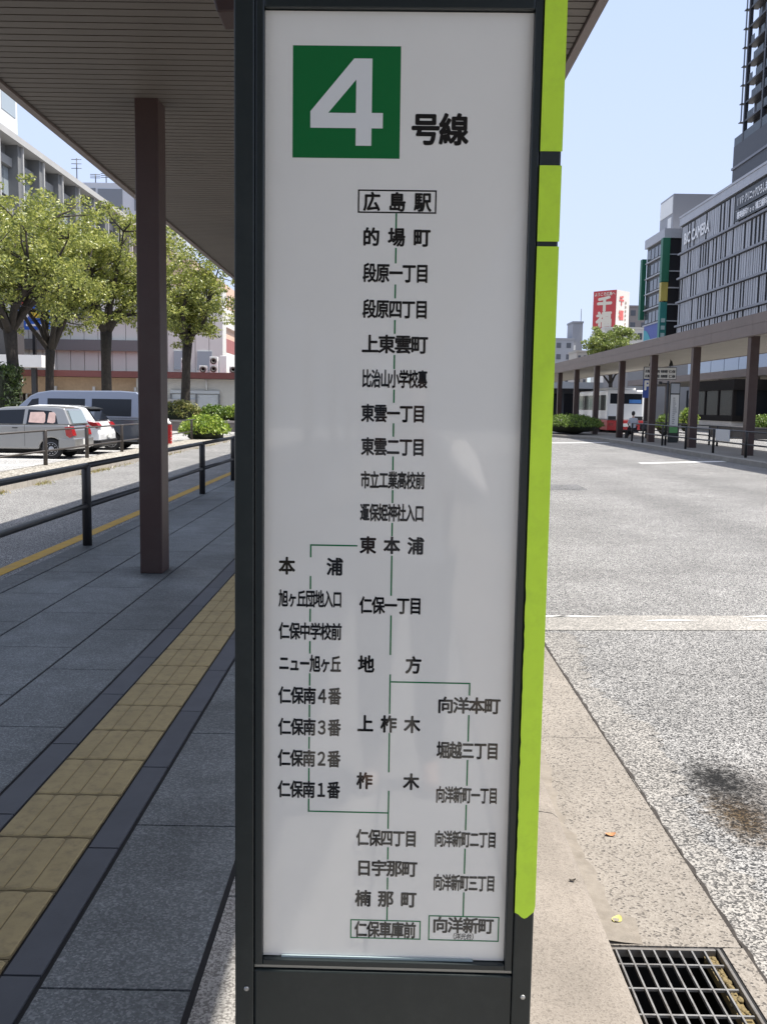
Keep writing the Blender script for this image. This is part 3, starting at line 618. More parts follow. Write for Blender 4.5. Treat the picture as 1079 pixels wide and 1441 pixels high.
t, X = car('parked_hatchback', 'silver three-door hatchback with pink sunshades in its rear side window, nearest of the parked cars', x0, y0, 3.85, W_, SILV, 0.94, 0.27,
    [(0.0, 0.45), (0.02, 0.62), (0.25, 0.78), (0.85, 0.92), (1.0, 0.94), (3.74, 0.96), (3.80, 0.80), (3.85, 0.60), (3.85, 0.45)], (0.72, 3.22), 0.285,
    [(0.80, 0.93), (1.65, 1.38), (1.95, 1.44), (2.7, 1.475), (3.38, 1.455), (3.58, 1.415), (3.79, 0.95)], 0.13,
    [[(1.28, 0.965), (1.76, 1.34), (2.48, 1.375), (2.44, 0.965)], [(2.54, 0.965), (2.58, 1.375), (3.22, 1.34), (3.36, 1.20), (3.42, 0.985)]])
for (a, c) in ((2.60, 3.06), (3.12, 3.34)):
    b = MB(); pts = [(a, 1.02), (a + 0.04, 1.30), (c - 0.05, 1.31), (c, 1.25), (c, 1.03), (c - 0.05, 1.0)]
    fy = lambda z: 0.13*(z-0.94)/(1.475-0.94)
    k = len(pts); b.add([(X(u), y0 + fy(v) - 0.001, -0.15 + v) for u, v in pts] + [(X(u), y0 + fy(v) + 0.012, -0.15 + v) for u, v in pts], [tuple(range(k)), tuple(range(2*k-1, k-1, -1))] + [(i, i+k, (i+1) % k+k, (i+1) % k) for i in range(k)])
    b.build('sunshade', mat('sunshade_pink', (0.50, 0.36, 0.33), 0.8, var=0.15, vscale=8), t)
rearwin(t, x0, [(-0.085, y0 + 0.18, 1.0), (-0.235, y0 + 0.25, 1.36), (-0.235, y0 + W_ - 0.25, 1.36), (-0.085, y0 + W_ - 0.18, 1.0)], mat('rear_glass_pale', (0.17, 0.21, 0.215), 0.08, spec=0.6), 'rear_window', th=0.03)
for s_ in (0, 1):
    ya, yb = (y0 + 0.02, y0 + 0.26) if s_ == 0 else (y0 + W_ - 0.26, y0 + W_ - 0.02)
    b = MB(); b.prism([(x0 - 0.24, 0.90), (x0 - 0.06, 0.92), (x0 + 0.012, 0.66), (x0 - 0.10, 0.60), (x0 - 0.2, 0.66)], lambda u, v: (u, ya if s_ else y0 - 0.012, v - 0.15), lambda u, v: (u, yb + (0.012 if s_ else 0), v - 0.15)); b.build('tail_lamp', LAMP, t, bevel=0.01)
b = MB(); b.box(x0 - 0.42, x0 + 0.06, y0 - 0.01, y0 + W_ + 0.01, 0.16, 0.44); b.build('bumper', SILV, t, bevel=0.03, seg=3)
b = MB(); b.box(x0 + 0.055, x0 + 0.075, y0 + 0.65, y0 + 0.98, 0.25, 0.41); b.build('number_plate', PLATE, t)
b = MB(); b.box(X(2.15), X(2.30), y0 - 0.02, y0 + 0.01, 0.70, 0.725); b.build('door_handle', TRIM, t, bevel=0.005)
b = MB(); b.box(X(2.49), X(2.498), y0 - 0.002, y0 + 0.01, 0.2, 0.8); b.box(X(1.02), X(1.028), y0 - 0.002, y0 + 0.01, 0.25, 0.8); b.build('door_seam', TRIM, t)
b = MB(); b.blob((X(1.35), y0 - 0.09, 0.84), (0.06, 0.10, 0.075), 1, 2, 0.02); b.build('wing_mirror', SILV, t)
WHP = mat('white_car_paint', (0.72, 0.73, 0.74), 0.25, coat=0.8)
x0, y0, W_ = -8.75, 29.0, 1.72
t, X = car('parked_hatchback', 'white hatchback with a black rear bumper, parked between the silver car and the van', x0, y0, 4.2, W_, WHP, 0.98, 0.27,
    [(0.0, 0.45), (0.03, 0.66), (0.4, 0.85), (1.0, 0.98), (4.02, 1.02), (4.12, 0.85), (4.2, 0.62), (4.2, 0.45)], (0.8, 3.42), 0.31,
    [(0.85, 0.97), (1.75, 1.42), (2.3, 1.50), (3.1, 1.49), (3.72, 1.42), (4.02, 1.0)], 0.17,
    [[(1.35, 1.0), (1.85, 1.36), (2.5, 1.42), (2.5, 1.0)], [(2.58, 1.0), (2.58, 1.42), (3.25, 1.38), (3.5, 1.08)]])
rearwin(t, x0, [(-0.19, y0 + 0.18, 1.05), (-0.46, y0 + 0.26, 1.40), (-0.46, y0 + W_ - 0.26, 1.40), (-0.19, y0 + W_ - 0.18, 1.05)], DARKGL, 'rear_window', th=0.03)
b = MB(); b.prism([(x0 - 0.62, 1.455), (x0 - 0.34, 1.40), (x0 - 0.34, 1.375), (x0 - 0.62, 1.41)], lambda u, v: (u, y0 + 0.2, v - 0.15), lambda u, v: (u, y0 + W_ - 0.2, v - 0.15)); b.build('spoiler', TRIM, t)
for ya, yb in ((y0 - 0.012, y0 + 0.30), (y0 + W_ - 0.30, y0 + W_ + 0.012)):
    b = MB(); b.prism([(x0 - 0.42, 1.02), (x0 - 0.10, 0.98), (x0 + 0.0, 0.86), (x0 - 0.09, 0.80), (x0 - 0.3, 0.90)], lambda u, v: (u, ya, v - 0.15), lambda u, v: (u, yb, v - 0.15)); b.build('tail_lamp', LAMP, t, bevel=0.01)
b = MB(); b.box(x0 - 0.35, x0 + 0.05, y0 - 0.008, y0 + W_ + 0.008, 0.10, 0.31); b.build('bumper', TRIM, t, bevel=0.04, seg=3)
b = MB(); b.box(x0 + 0.045, x0 + 0.062, y0 + 0.7, y0 + 1.03, 0.36, 0.52); b.build('number_plate', PLATE, t)
VANP = mat('van_paint', (0.175, 0.20, 0.26), 0.3, metal=0.3, coat=0.7)
x0, y0, W_ = -8.14, 31.75, 1.69
t, X = car('parked_van', 'blue-grey high-roofed van with dark tinted side windows, farther than the white hatchback', x0, y0, 4.69, W_, VANP, 1.08, 0.28,
    [(0.0, 0.40), (0.0, 0.62), (0.06, 0.98), (0.14, 1.08), (4.62, 1.08), (4.69, 0.8), (4.69, 0.40)], (0.95, 3.62), 0.31,
    [(0.14, 1.07), (0.92, 1.78), (1.15, 1.89), (1.6, 1.965), (3.9, 1.985), (4.45, 1.95), (4.56, 1.88), (4.66, 1.07)], 0.12,
    [[(0.62, 1.16), (0.98, 1.66), (1.20, 1.70), (1.20, 1.16)], [(1.50, 1.16), (1.50, 1.70), (2.75, 1.70), (2.75, 1.16)], [(2.98, 1.14), (2.98, 1.71), (4.30, 1.71), (4.30, 1.14)]], lower=mat('van_lower_paint', (0.065, 0.075, 0.095), 0.3, metal=0.3, coat=0.7))
rearwin(t, x0, [(-0.045, y0 + 0.16, 1.16), (-0.115, y0 + 0.22, 1.74), (-0.115, y0 + W_ - 0.22, 1.74), (-0.045, y0 + W_ - 0.16, 1.16)], DARKGL, 'rear_window', th=0.02)
b = MB(); b.box(X(0.02), X(4.68), y0 - 0.006, y0 + W_ + 0.006, 0.15, 0.43); b.build('lower_band', mat('van_dark_band', (0.07, 0.08, 0.10), 0.35, coat=0.5), t) if False else None
for y in (y0 - 0.01, y0 + W_ - 0.1):
    b = MB(); b.box(x0 - 0.10, x0 + 0.012, y, y + 0.11, 0.46, 0.90); b.build('tail_lamp', LAMP, t, bevel=0.01)
b = MB(); b.box(x0 - 0.2, x0 + 0.09, y0 - 0.005, y0 + W_ + 0.005, 0.14, 0.36); b.build('bumper', TRIM, t, bevel=0.03)
b = MB(); b.box(X(2.86), X(2.866), y0 - 0.002, y0 + 0.01, 0.2, 0.93); b.box(X(1.36), X(1.366), y0 - 0.002, y0 + 0.01, 0.2, 0.93); b.box(X(2.9), X(4.5), y0 - 0.002, y0 + 0.01, 0.845, 0.855); b.build('door_seam', TRIM, t)
# red marker post and small dark car beyond the column
t = thing('marker_post', (-7.95, 34.2, -0.15), 'red slatted marker post with a white cap, beside the bush right of the brown column', 'post')
b = MB(); b.box(-8.02, -7.86, 34.14, 34.26, -0.15, 0.0); b.build('foot', TRIM, t)
b = MB()
for k in range(6): b.box(-8.0, -7.74, 34.12, 34.28, 0.0 + k*0.115, 0.10 + k*0.115)
b.box(-7.96, -7.78, 34.16, 34.24, 0.0, 0.69); b.build('slats', RED, t)
b = MB(); b.lathe([(0.12, 0.70), (0.12, 0.76), (0.05, 0.80), (0.03, 0.90)], (-7.87, 34.2, 0.0), 'z', 12); b.build('cap', WHITE, t)

# ================================================================== bus at the far stop
bx0, bx1, by0, by1 = 13.85, 16.15, 60.2, 69.2
t = thing('city_bus', (15.9, 64.7, -0.15), 'white city bus with a red lower band, seen from behind at the far platform', 'bus')
b = MB(); b.box(bx0, bx1, by0, by1, 0.78, 2.70); b.build('body', mat('bus_white', (0.85, 0.85, 0.84), 0.3, coat=0.4), t, bevel=0.12, seg=4)
b = MB(); b.box(bx0 + 0.02, bx1 - 0.02, by0 - 0.02, by1, 0.15, 0.79); b.build('lower_band', RED, t, bevel=0.03)
b = MB(); b.box(bx0 + 0.3, bx1 - 0.3, by0 + 1.0, by0 + 4.2, 2.69, 2.86); b.build('roof_unit', WHITE, t, bevel=0.06)
b = MB(); b.box(bx0 + 0.14, bx1 - 0.14, by0 - 0.012, by0 + 0.1, 1.82, 2.48); b.build('rear_window', DARKGL, t, bevel=0.03)
b = MB(); b.box(bx1 - 0.95, bx1 - 0.2, by0 - 0.02, by0 - 0.010, 1.87, 2.10); b.build('destination_board', mat('board_blue', (0.05, 0.20, 0.55), 0.3), t)
for k in range(5):
    b = MB(); b.box(bx0 - 0.012, bx0 + 0.1, by0 + 0.5 + 1.7*k, by0 + 2.05 + 1.7*k, 1.40, 2.38); b.build('window', DARKGL, t)
for xa in (bx0 + 0.06, bx1 - 0.56):
    b = MB(); b.box(xa, xa + 0.5, by0 - 0.015, by0 + 0.05, 0.82, 1.05); b.build('vent', TRIM, t)
for xa in (bx0 + 0.1, bx1 - 0.4):
    b = MB(); b.box(xa, xa + 0.3, by0 - 0.04, by0, 0.45, 0.62); b.build('tail_lamp', LAMP, t)
b = MB(); b.box(14.5, 15.5, by0 - 0.04, by0, 0.40, 0.60); b.build('number_plate', PLATE, t)
for y in (by0 + 2.4, by1 - 2.2):
    for x, s_ in ((bx0 + 0.02, 1), (bx1 - 0.02, -1)):
        b = MB(); b.lathe([(0.2, 0), (0.44, 0), (0.46, s_*0.05), (0.46, s_*0.25), (0.2, s_*0.26)], (x, y, 0.31), 'x', 20); b.build('wheel', TYRE, t)
b = MB(); b.box(bx0 + 0.2, bx1 - 0.2, by0 + 0.3, by1 - 0.3, 0.0, 0.3); b.build('underbody', BLACK, t)
# two white vehicles far off behind the third platform
def boxvan(x, y, label):
    t = thing('parked_minivan', (x, y, -0.15), label, 'van', 'white vans waiting far off')
    b = MB(); b.prism([(0, 0.35), (0.02, 0.95), (0.5, 1.1), (1.1, 1.8), (3.9, 1.85), (4.3, 1.1), (4.35, 0.35)], lambda u, v: (x + u, y, v - 0.15), lambda u, v: (x + u, y + 1.7, v - 0.15)); b.build('body', WHITE, t, bevel=0.06)
    for pw in ([(0.72, 1.12), (1.18, 1.7), (1.9, 1.72), (1.9, 1.12)], [(2.0, 1.12), (2.0, 1.72), (3.8, 1.72), (4.1, 1.12)]):
        b = MB(); b.prism(pw, lambda u, v: (x + u, y - 0.01, v - 0.15), lambda u, v: (x + u, y + 0.05, v - 0.15)); b.build('window', DARKGL, t)
    for u in (0.8, 3.5): wheel(t, x + u, y - 0.005, 0.15, 0.30, 0.2, 1)
boxvan(42.0, 110.0, 'white van far off, seen between the two columns at right'); boxvan(48.5, 117.0, 'white van far off, cut by the right edge of the photo')

# ================================================================== trees, hedges, bushes
BARK = mat('bark', (0.040, 0.033, 0.027), 0.95, var=0.35, vscale=9, bump=0.6, bscale=30)
LEAF = leafmat('camphor_leaves', (0.080, 0.110, 0.024), (0.255, 0.29, 0.058), (0.47, 0.475, 0.13), 0.48)
LEAF2 = leafmat('pale_leaves', (0.09, 0.13, 0.03), (0.22, 0.28, 0.06), (0.36, 0.40, 0.12))
BUSHL = leafmat('bush_leaves', (0.07, 0.13, 0.015), (0.20, 0.30, 0.03), (0.40, 0.48, 0.08), 0.3)
BUSHM = leafmat('mixed_bush_leaves', (0.06, 0.09, 0.02), (0.20, 0.22, 0.05), (0.36, 0.32, 0.12), 0.3)
HEDGEL = leafmat('hedge_leaves', (0.02, 0.035, 0.010), (0.045, 0.075, 0.018), (0.09, 0.13, 0.035), 0.25)
HEDGEB = leafmat('bright_hedge_leaves', (0.05, 0.09, 0.012), (0.12, 0.20, 0.025), (0.22, 0.31, 0.05), 0.3)
def leaves(mb, c, r, n, size, rnd, shell=0.0):
    for _ in range(n):
        while True:
            p = Vector((rnd.uniform(-1, 1), rnd.uniform(-1, 1), rnd.uniform(-1, 1)))
            if shell < p.length < 1: break
        q = Vector((c[0] + p.x*r[0], c[1] + p.y*r[1], c[2] + p.z*r[2]))
        nrm = Vector((rnd.gauss(0, 1), rnd.gauss(0, 1), rnd.gauss(0.7, 0.8))).normalized()
        a = nrm.cross(Vector((rnd.uniform(-1, 1), rnd.uniform(-1, 1), rnd.uniform(-1, 1)))).normalized(); b_ = nrm.cross(a)
        s_ = size * rnd.uniform(0.6, 1.35); w_ = s_ * rnd.uniform(0.4, 0.6)
        mb.add([q - a*s_*0.5, q + b_*w_*0.5 + nrm*s_*0.08, q + a*s_*0.5, q - b_*w_*0.5 + nrm*s_*0.08], [(0, 1, 2, 3)])
def tree(label, x, y, z0, fork, tr, cz, rx, ry, rzu, seed, n_limb=6, m=LEAF, dens=1.0, size=0.2, lean=0.0):
    rnd = random.Random(seed)
    t = thing('shade_tree', (x, y, z0), label, 'tree', 'leafy trees along the car park' if m is LEAF else None)
    tk = MB(); fk = Vector((x + lean, y, z0 + fork))
    tk.tube([(x, y, z0 - 0.1), (x + lean*0.1, y, z0 + 0.25), (x + lean*0.35, y + 0.05, z0 + fork*0.4), (x + lean*0.7, y - 0.03, z0 + fork*0.75), fk], [tr*1.5, tr*1.1, tr*0.92, tr*0.86, tr*1.02], 12)
    tips = []
    for k in range(n_limb):
        a = 2*math.pi*(k + rnd.uniform(-0.3, 0.3)) / n_limb
        el = rnd.uniform(0.1, 1.0)
        end = Vector((x + lean + rx*0.72*math.cos(a)*(1 - 0.45*el), y + ry*0.72*math.sin(a)*(1 - 0.45*el), cz + rzu*(-0.35 + 0.85*el)))
        mid = fk.lerp(end, 0.5) + Vector((rnd.uniform(-.3, .3), rnd.uniform(-.3, .3), -0.35 + rnd.uniform(-.2, .3)))
        q1 = fk.lerp(mid, 0.5) + Vector((rnd.uniform(-.15, .15), rnd.uniform(-.15, .15), 0.05))
        q2 = mid.lerp(end, 0.5) + Vector((rnd.uniform(-.25, .25), rnd.uniform(-.25, .25), rnd.uniform(-.1, .3)))
        r0 = tr * rnd.uniform(0.50, 0.68)
        tk.tube([fk - Vector((0, 0, tr*0.7)), q1, mid, q2, end], [r0*1.1, r0*0.85, r0*0.62, r0*0.42, r0*0.2], 8)
        for base in (mid, q2, end, q1.lerp(mid, .6)):
            for j in range(3):
                d = Vector((rnd.uniform(-1, 1), rnd.uniform(-1, 1), rnd.uniform(-0.25, 0.9))); L_ = rnd.uniform(0.6, 1.5) * (rx / 3.6)
                e = base + d.normalized() * L_; m2 = base.lerp(e, 0.5) + Vector((rnd.uniform(-.15, .15), rnd.uniform(-.15, .15), rnd.uniform(-.1, .1)))
                tk.tube([base, m2, e], [r0*0.3, r0*0.2, 0.012], 5); tips.append(e); 
                if rnd.random() < 0.35: tips.append(m2)
    tk.build('trunk', BARK, t)
    cr = MB()
    # extra clumps on the crown's outline so that its edge is uneven
    for _ in range(int(44*dens)):
        p = Vector((rnd.gauss(0, 1), rnd.gauss(0, 1), rnd.gauss(0.05, 0.9))).normalized()
        k = rnd.uniform(0.55, 0.92); tips.append(Vector((x + lean + p.x*rx*k, y + p.y*ry*k, cz + p.z*rzu*k)))
    for e in tips:
        q = ((e.x-x-lean)/rx)**2 + ((e.y-y)/ry)**2 + ((e.z-cz)/rzu)**2
        if q > 1.25 or e.z < z0 + fork*0.84 or (e.z < cz - rzu*0.35 and rnd.random() < 0.25): continue
        if math.hypot(e.x + 0.373*e.y, e.z - 1.5 - 0.09*e.y) < 0.75 and e.y < 60: continue
        s_ = rnd.uniform(0.34, 0.74)
        leaves(cr, e, (s_, s_, s_*0.58), int(150*dens*(s_/0.6)**1.6), size, rnd)
    cr.build('crown', m, t)
    return t
tree('large leafy tree at the far left edge with a thick forked trunk', -14.7, 38.0, -0.15, 4.4, 0.26, 7.2, 4.6, 3.6, 3.6, 11, 7, size=0.15, lean=-0.25)
tree('leafy tree with a slim trunk forking low, left of the van roof', -15.1, 42.5, -0.15, 3.9, 0.21, 7.5, 4.0, 3.4, 3.4, 12, 7, size=0.155, lean=0.15)
tree('leafy tree whose trunk rises behind the middle of the van roof', -13.4, 45.5, -0.15, 4.9, 0.27, 7.7, 4.5, 3.6, 3.5, 13, 8, size=0.16, lean=0.05)
tree('leafy tree standing in the planter right of the brown column, forked above its trunk', -11.9, 56.0, 0.4, 4.5, 0.29, 8.1, 4.0, 3.6, 4.0, 14, 8, size=0.18, lean=0.2)
tree('pale green tree rising behind the roof of the far platform canopy', 22.3, 96.0, -0.15, 4.2, 0.2, 7.7, 3.1, 3.0, 2.1, 15, 6, LEAF2, 0.8, 0.25)
def bush(name, label, c, r, n, m, size, seed, group=None, box=False):
    rnd = random.Random(seed); t = thing(name, (c[0], c[1], c[2] - r[2]), label, 'bush' if 'bush' in name else 'hedge', group)
    core = MB()
    if box: core.box(c[0]-r[0]*0.9, c[0]+r[0]*0.9, c[1]-r[1]*0.9, c[1]+r[1]*0.9, c[2]-r[2], c[2]+r[2]*0.88)
    else: core.blob(c, (r[0]*0.8, r[1]*0.8, r[2]*0.8), seed, 3, 0.12)
    core.build('stems', mat('dark_stems', (0.02, 0.025, 0.012), 0.95), t)
    lv = MB()
    for _ in range(n):
        if box:
            p = [rnd.uniform(-1, 1) for _ in range(3)]; k = rnd.choice((0, 0, 1, 2, 2)); p[k] = (1 if k == 2 else rnd.choice((-1, 1))) * rnd.uniform(0.9, 1.03)
        else:
            v = Vector((rnd.gauss(0, 1), rnd.gauss(0, 1), abs(rnd.gauss(0.1, 1)))).normalized() * rnd.uniform(0.78, 1.06); p = v
        q = (c[0] + p[0]*r[0], c[1] + p[1]*r[1], c[2] + p[2]*r[2])
        leaves(lv, q, (size*1.2,)*3, 5, size, rnd)
    lv.build('foliage', m, t); return t
bush('round_bush', 'bright green rounded bush at the kerb end of the car park railing', (-7.75, 40.6, 0.25), (0.98, 1.5, 0.62), 700, BUSHL, 0.13, 21)
for i, (x, rx, lab, mm) in enumerate(((-11.9, 1.2, 'yellow-green bush in the planter at the foot of the forked tree', BUSHM), (-9.9, 1.0, 'dark mixed bush in the middle of the planter', HEDGEB), (-8.2, 1.3, 'light green bush in the planter, against the left edge of the route sign', BUSHL))):
    bush('planter_bush', lab, (x, 55.0, 0.75), (rx, 0.6, (0.75, 0.5, 0.6)[i]), 380, mm, 0.15, 30 + i)
bush('hedge', 'tall dark hedge at the far left edge behind the silver car', (-16.6, 37.2, 1.3), (2.1, 0.8, 1.42), 900, HEDGEL, 0.16, 25, box=True)
bush('hedge', 'long low clipped hedge at the end of the far platform, beside the green tape', (10.85, 56.2, 0.50), (1.75, 2.6, 0.60), 1900, HEDGEB, 0.09, 26)
bush('hedge', 'clipped hedge behind the far platform at the right edge of the photo', (27.0, 58.5, 0.85), (4.4, 1.2, 0.35), 900, HEDGEB, 0.12, 27, box=True)
bush('round_bush', 'bright bush just right of the far route board', (19.7, 62.5, 0.7), (0.6, 0.6, 0.9), 260, BUSHL, 0.13, 28)
bush('round_bush', 'darker bush just left of the far route board', (17.6, 60.5, 0.45), (0.6, 0.6, 0.7), 260, HEDGEB, 0.12, 29)
t = thing('planter', (-9, 54.4, -0.15), 'long grey concrete planter wall below the bushes, left of the route sign', 'planter')
b = MB(); b.box(-18, -5.0, 54.0, 56.6, -0.15, 0.36); b.build('wall', mat('planter_wall', (0.15, 0.13, 0.125), 0.8, var=0.1), t)
b = MB(); b.box(-18.04, -4.96, 53.95, 56.65, 0.362, 0.47); b.build('coping', mat('planter_coping', (0.28, 0.25, 0.235), 0.8, var=0.1), t)
b = MB(); b.box(20.5, 33, 56.5, 60.5, -0.15, 0.52); tag(b.build('planter', mat('planter_dark', (0.05, 0.045, 0.042), 0.8)), 'dark planter wall under the clipped hedge at right', 'planter')
# dry grass and litter at the foot of the far kerb
rnd = random.Random(77); b = MB()
for _ in range(1500):
    y = rnd.choice((rnd.uniform(15, 23), rnd.uniform(15, 42))); x = -6.81 + abs(rnd.gauss(0, 0.09)); h = rnd.uniform(0.01, 0.08); a = rnd.uniform(0, 6.3)
    if (math.sin(y*2.1) + math.sin(y*0.9)) < -0.1: continue
    b.add([(x, y, -0.148), (x + 0.02*math.cos(a), y + 0.02*math.sin(a), -0.148), (x + rnd.uniform(-.05, .05), y + rnd.uniform(-.05, .05), -0.148 + h)], [(0, 1, 2)])
tag(b.build('dry_grass', leafmat('dry_grass_blades', (0.22, 0.17, 0.06), (0.36, 0.30, 0.13), (0.20, 0.22, 0.06), 0.2)), kind='stuff')

# ================================================================== furniture of the far platform
WSIGN = mat('small_sign_white', (0.62, 0.62, 0.60), 0.3)
t = thing('hanging_board', (13.6, 48.0, 3.0), 'white timetable board hung under the far canopy with two rows of dark writing', 'sign board')
b = MB(); b.box(12.78, 14.42, 48.0, 48.08, 3.0, 3.62); b.build('frame', RAILP, t, bevel=0.01)
b = MB(); b.box(12.81, 14.39, 47.985, 47.995, 3.03, 3.59); b.build('face', WSIGN, t)
b = MB()
for r_ in range(2):
    for k, s_ in enumerate(('広島駅', '方面', '段原東雲', '仁保')): letters(b, s_, 0.33, 0.13, lambda u, v, l=0, k=k, r_=r_: (13.02 + 0.39*k + u, 47.98 - 0.0005*l, 3.16 + 0.24*r_ + v), bold=0.03)
b.build('writing', INK, t)
for x in (13.1, 14.1):
    b = MB(); b.tube([(x, 48.04, 3.62), (x, 48.04, 4.0)], 0.015); b.lathe([(0.03, 0.30), (0.10, 0.10), (0.11, 0.02)], (x, 47.9, 3.64), 'z', 12); b.build('spotlight', RAILP, t)
t = thing('bus_stop_board', (13.2, 44.0, 0), 'slim white route board with a green foot standing on the far platform', 'bus stop sign')
b = MB(); b.box(12.97, 13.43, 44.0, 44.12, 0.0, 2.75); b.build('casing', CASING, t, bevel=0.01)
b = MB(); b.box(13.01, 13.39, 43.985, 43.998, 0.72, 2.2); b.build('panel', WSIGN, t)
b = MB(); b.box(13.01, 13.39, 43.985, 43.998, 0.45, 0.715); b.build('green_foot', mat('foot_green', (0.10, 0.30, 0.10), 0.4), t)
b = MB(); b.box(13.01, 13.39, 43.985, 43.998, 2.26, 2.70); b.box(13.2, 13.36, 43.98, 43.984, 2.36, 2.6); b.build('head_panel', mat('head_grey', (0.35, 0.37, 0.40), 0.4), t)
b = MB(); rnd = random.Random(4)
for k in range(14): b.box(13.12, 13.12 + rnd.uniform(0.08, 0.2), 43.981, 43.984, 0.85 + 0.09*k, 0.89 + 0.09*k)
b.build('writing', mat('faint_ink', (0.25, 0.25, 0.25), 0.5), t)
t = thing('lamp_pole', (11.78, 40.3, 0), 'thin dark pole with a short arm in front of the far route board', 'pole')
b = MB(); b.tube([(11.78, 40.3, 0), (11.78, 40.3, 2.7)], 0.045, 10); b.build('shaft', RAILP, t)
b = MB(); b.tube([(11.78, 40.3, 2.6), (11.45, 40.3, 2.62)], 0.02, 8); b.box(11.36, 11.5, 40.2, 40.4, 2.56, 2.68); b.build('arm', RAILP, t)
t = thing('parking_sign', (14.5, 54.0, -0.15), 'blue sign with a white P on a pole behind the far platform', 'sign')
b = MB(); b.tube([(14.75, 54.0, -0.15), (14.75, 54.0, 3.3)], 0.05, 10); b.build('pole', RAILP, t)
b = MB(); b.box(14.35, 15.15, 53.92, 53.95, 2.15, 3.2); b.build('plate', mat('sign_blue', (0.02, 0.06, 0.30), 0.35), t, bevel=0.01)
b = MB(); letters(b, 'P', 0.3, 0.5, lambda u, v, l=0: (14.6 + u, 53.91 - 0.0005*l, 2.85 + v), prop=True, bold=0.04); b.box(14.8, 15.08, 53.905, 53.915, 2.9, 3.05); b.build('letter', WHITE, t)
b = MB(); b.box(11.555, 11.585, 32.2, 33.55, 0.46, 0.855); tag(b.build('notice_board', mat('board_grey', (0.42, 0.44, 0.46), 0.4), bevel=0.008), 'blank light grey board fixed to the far platform railing', 'notice board')
t = thing('low_bench', (12.9, 49.9, 0), 'low dark bench on the far platform under the seated person', 'bench')
b = MB(); b.box(12.35, 13.75, 49.7, 50.15, 0.36, 0.43); b.build('seat', TRIM, t, bevel=0.015)
for x in (12.5, 13.55):
    b = MB(); b.box(x, x + 0.08, 49.75, 50.1, -0.002, 0.36); b.build('leg', TRIM, t)
t = thing('platform_kiosk', (26.5, 75, 0), 'dark glazed kiosk on a pale tiled base behind the far platform columns', 'kiosk')
b = MB(); b.box(25.55, 28.8, 70.8, 80.2, 0.72, 1.15); b.box(25.5, 28.9, 70.6, 80.4, 3.05, 3.85)
for y in (70.8, 73.9, 77.0, 79.95): b.box(25.56, 25.8, y, y + 0.25, 1.15, 3.05); b.box(28.5, 28.8, y, y + 0.25, 1.15, 3.05)
b.build('frame', mat('kiosk_frame', (0.014, 0.012, 0.011), 0.8, spec=0.1), t)
b = MB(); b.box(25.62, 28.74, 70.9, 80.1, 1.151, 3.049); b.build('glazing', mat('kiosk_glass', (0.010, 0.011, 0.013), 0.25, spec=0.08), t)
b = MB(); b.box(25.6, 28.7, 71.0, 80.0, -0.01, 0.72); b.build('base', mat('kiosk_tile', (0.42, 0.40, 0.37), 0.6, var=0.1, vscale=2), t)
# station buildings behind the stops
t = thing('station_building', (30, 140, -0.15), 'low grey station building with a pale roof band, seen above the bus', 'building')
b = MB(); b.box(20, 44, 140, 152, -0.15, 5.2); b.build('wall', mat('station_wall', (0.12, 0.12, 0.125), 0.7), t)
b = MB(); b.box(18.5, 44, 136, 139.9, 4.3, 5.2); b.build('roof', mat('roof_band', (0.45, 0.45, 0.44), 0.7), t)
for k in range(9):
    b = MB(); b.box(20.6 + 2.6*k, 22.6 + 2.6*k, 139.93, 140.1, 0.4, 3.6); b.build('window', DARKGL, t)
t = thing('pale_block', (33, 118, -0.15), 'plain pale grey windowless building behind the hanging board', 'building')
b = MB(); b.box(29.2, 36.5, 117, 130, -0.15, 9.0); b.build('wall', mat('pale_wall', (0.33, 0.32, 0.31), 0.8, var=0.05, vscale=0.6), t)
b = MB(); b.box(29.1, 36.6, 116.9, 130.1, 9.0, 9.4); b.build('roof', mat('roof_band', (0.4,)*3), t)

# ================================================================== buildings on the left
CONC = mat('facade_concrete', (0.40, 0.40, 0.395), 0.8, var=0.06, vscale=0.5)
CONC_SHADE = mat('facade_concrete_shaded', (0.17, 0.175, 0.18), 0.8, var=0.06, vscale=0.7)  # same concrete with the bays' shade put into the colour, for wall and piers
BLIND = mat('window_blinds', (0.22, 0.25, 0.27), 0.12, isl=0.5, spec=0.7)
t = thing('office_building', (-40, 95, -0.15), 'long grey concrete building with deep window bays and fins behind the trees', 'building')
b = MB(); b.box(-55, -36.3, 55, 160, -0.15, 25.2); b.build('wall', CONC_SHADE, t)
b = MB(); b.box(-55.2, -34.7, 54.6, 160.2, 25.25, 25.85)
for k in range(20): y = 54.4 + 5.55*k; b.box(-35.15, -34.95, y - 0.14, y + 0.14, 4.0, 25.24)
b.build('fins', CONC, t)
b = MB()
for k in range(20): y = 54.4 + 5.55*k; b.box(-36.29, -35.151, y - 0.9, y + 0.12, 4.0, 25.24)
b.build('piers', CONC_SHADE, t)
b = MB()
for fz in range(5):
    z = 23.2 - 4.6*fz; b.box(-36.28, -35.7, 55, 160, z, z + 0.8)
b.build('spandrel', mat('spandrel_grey', (0.27, 0.275, 0.28), 0.8), t)
n_win = 0
for fz in range(4):
    z = 23.2 - 4.6*fz
    for k in range(5, 17):
        y = 54.4 + 5.55*k; w = MB()
        for j in range(3): w.box(-36.26, -36.1, y + 0.75 + 1.4*j, y + 2.05 + 1.4*j, z - 2.6, z - 0.08)
        w.build('window', BLIND, t)
t = thing('white_tower_block', (-50, 90, -0.15), 'tall white block with a strip of windows rising behind the grey office building', 'building')
b = MB(); b.box(-70, -42, 60, 110.5, 26, 47); b.box(-69, -44, 62, 109, -0.15, 25.9); b.build('wall', mat('white_render', (0.62, 0.63, 0.64), 0.8), t)
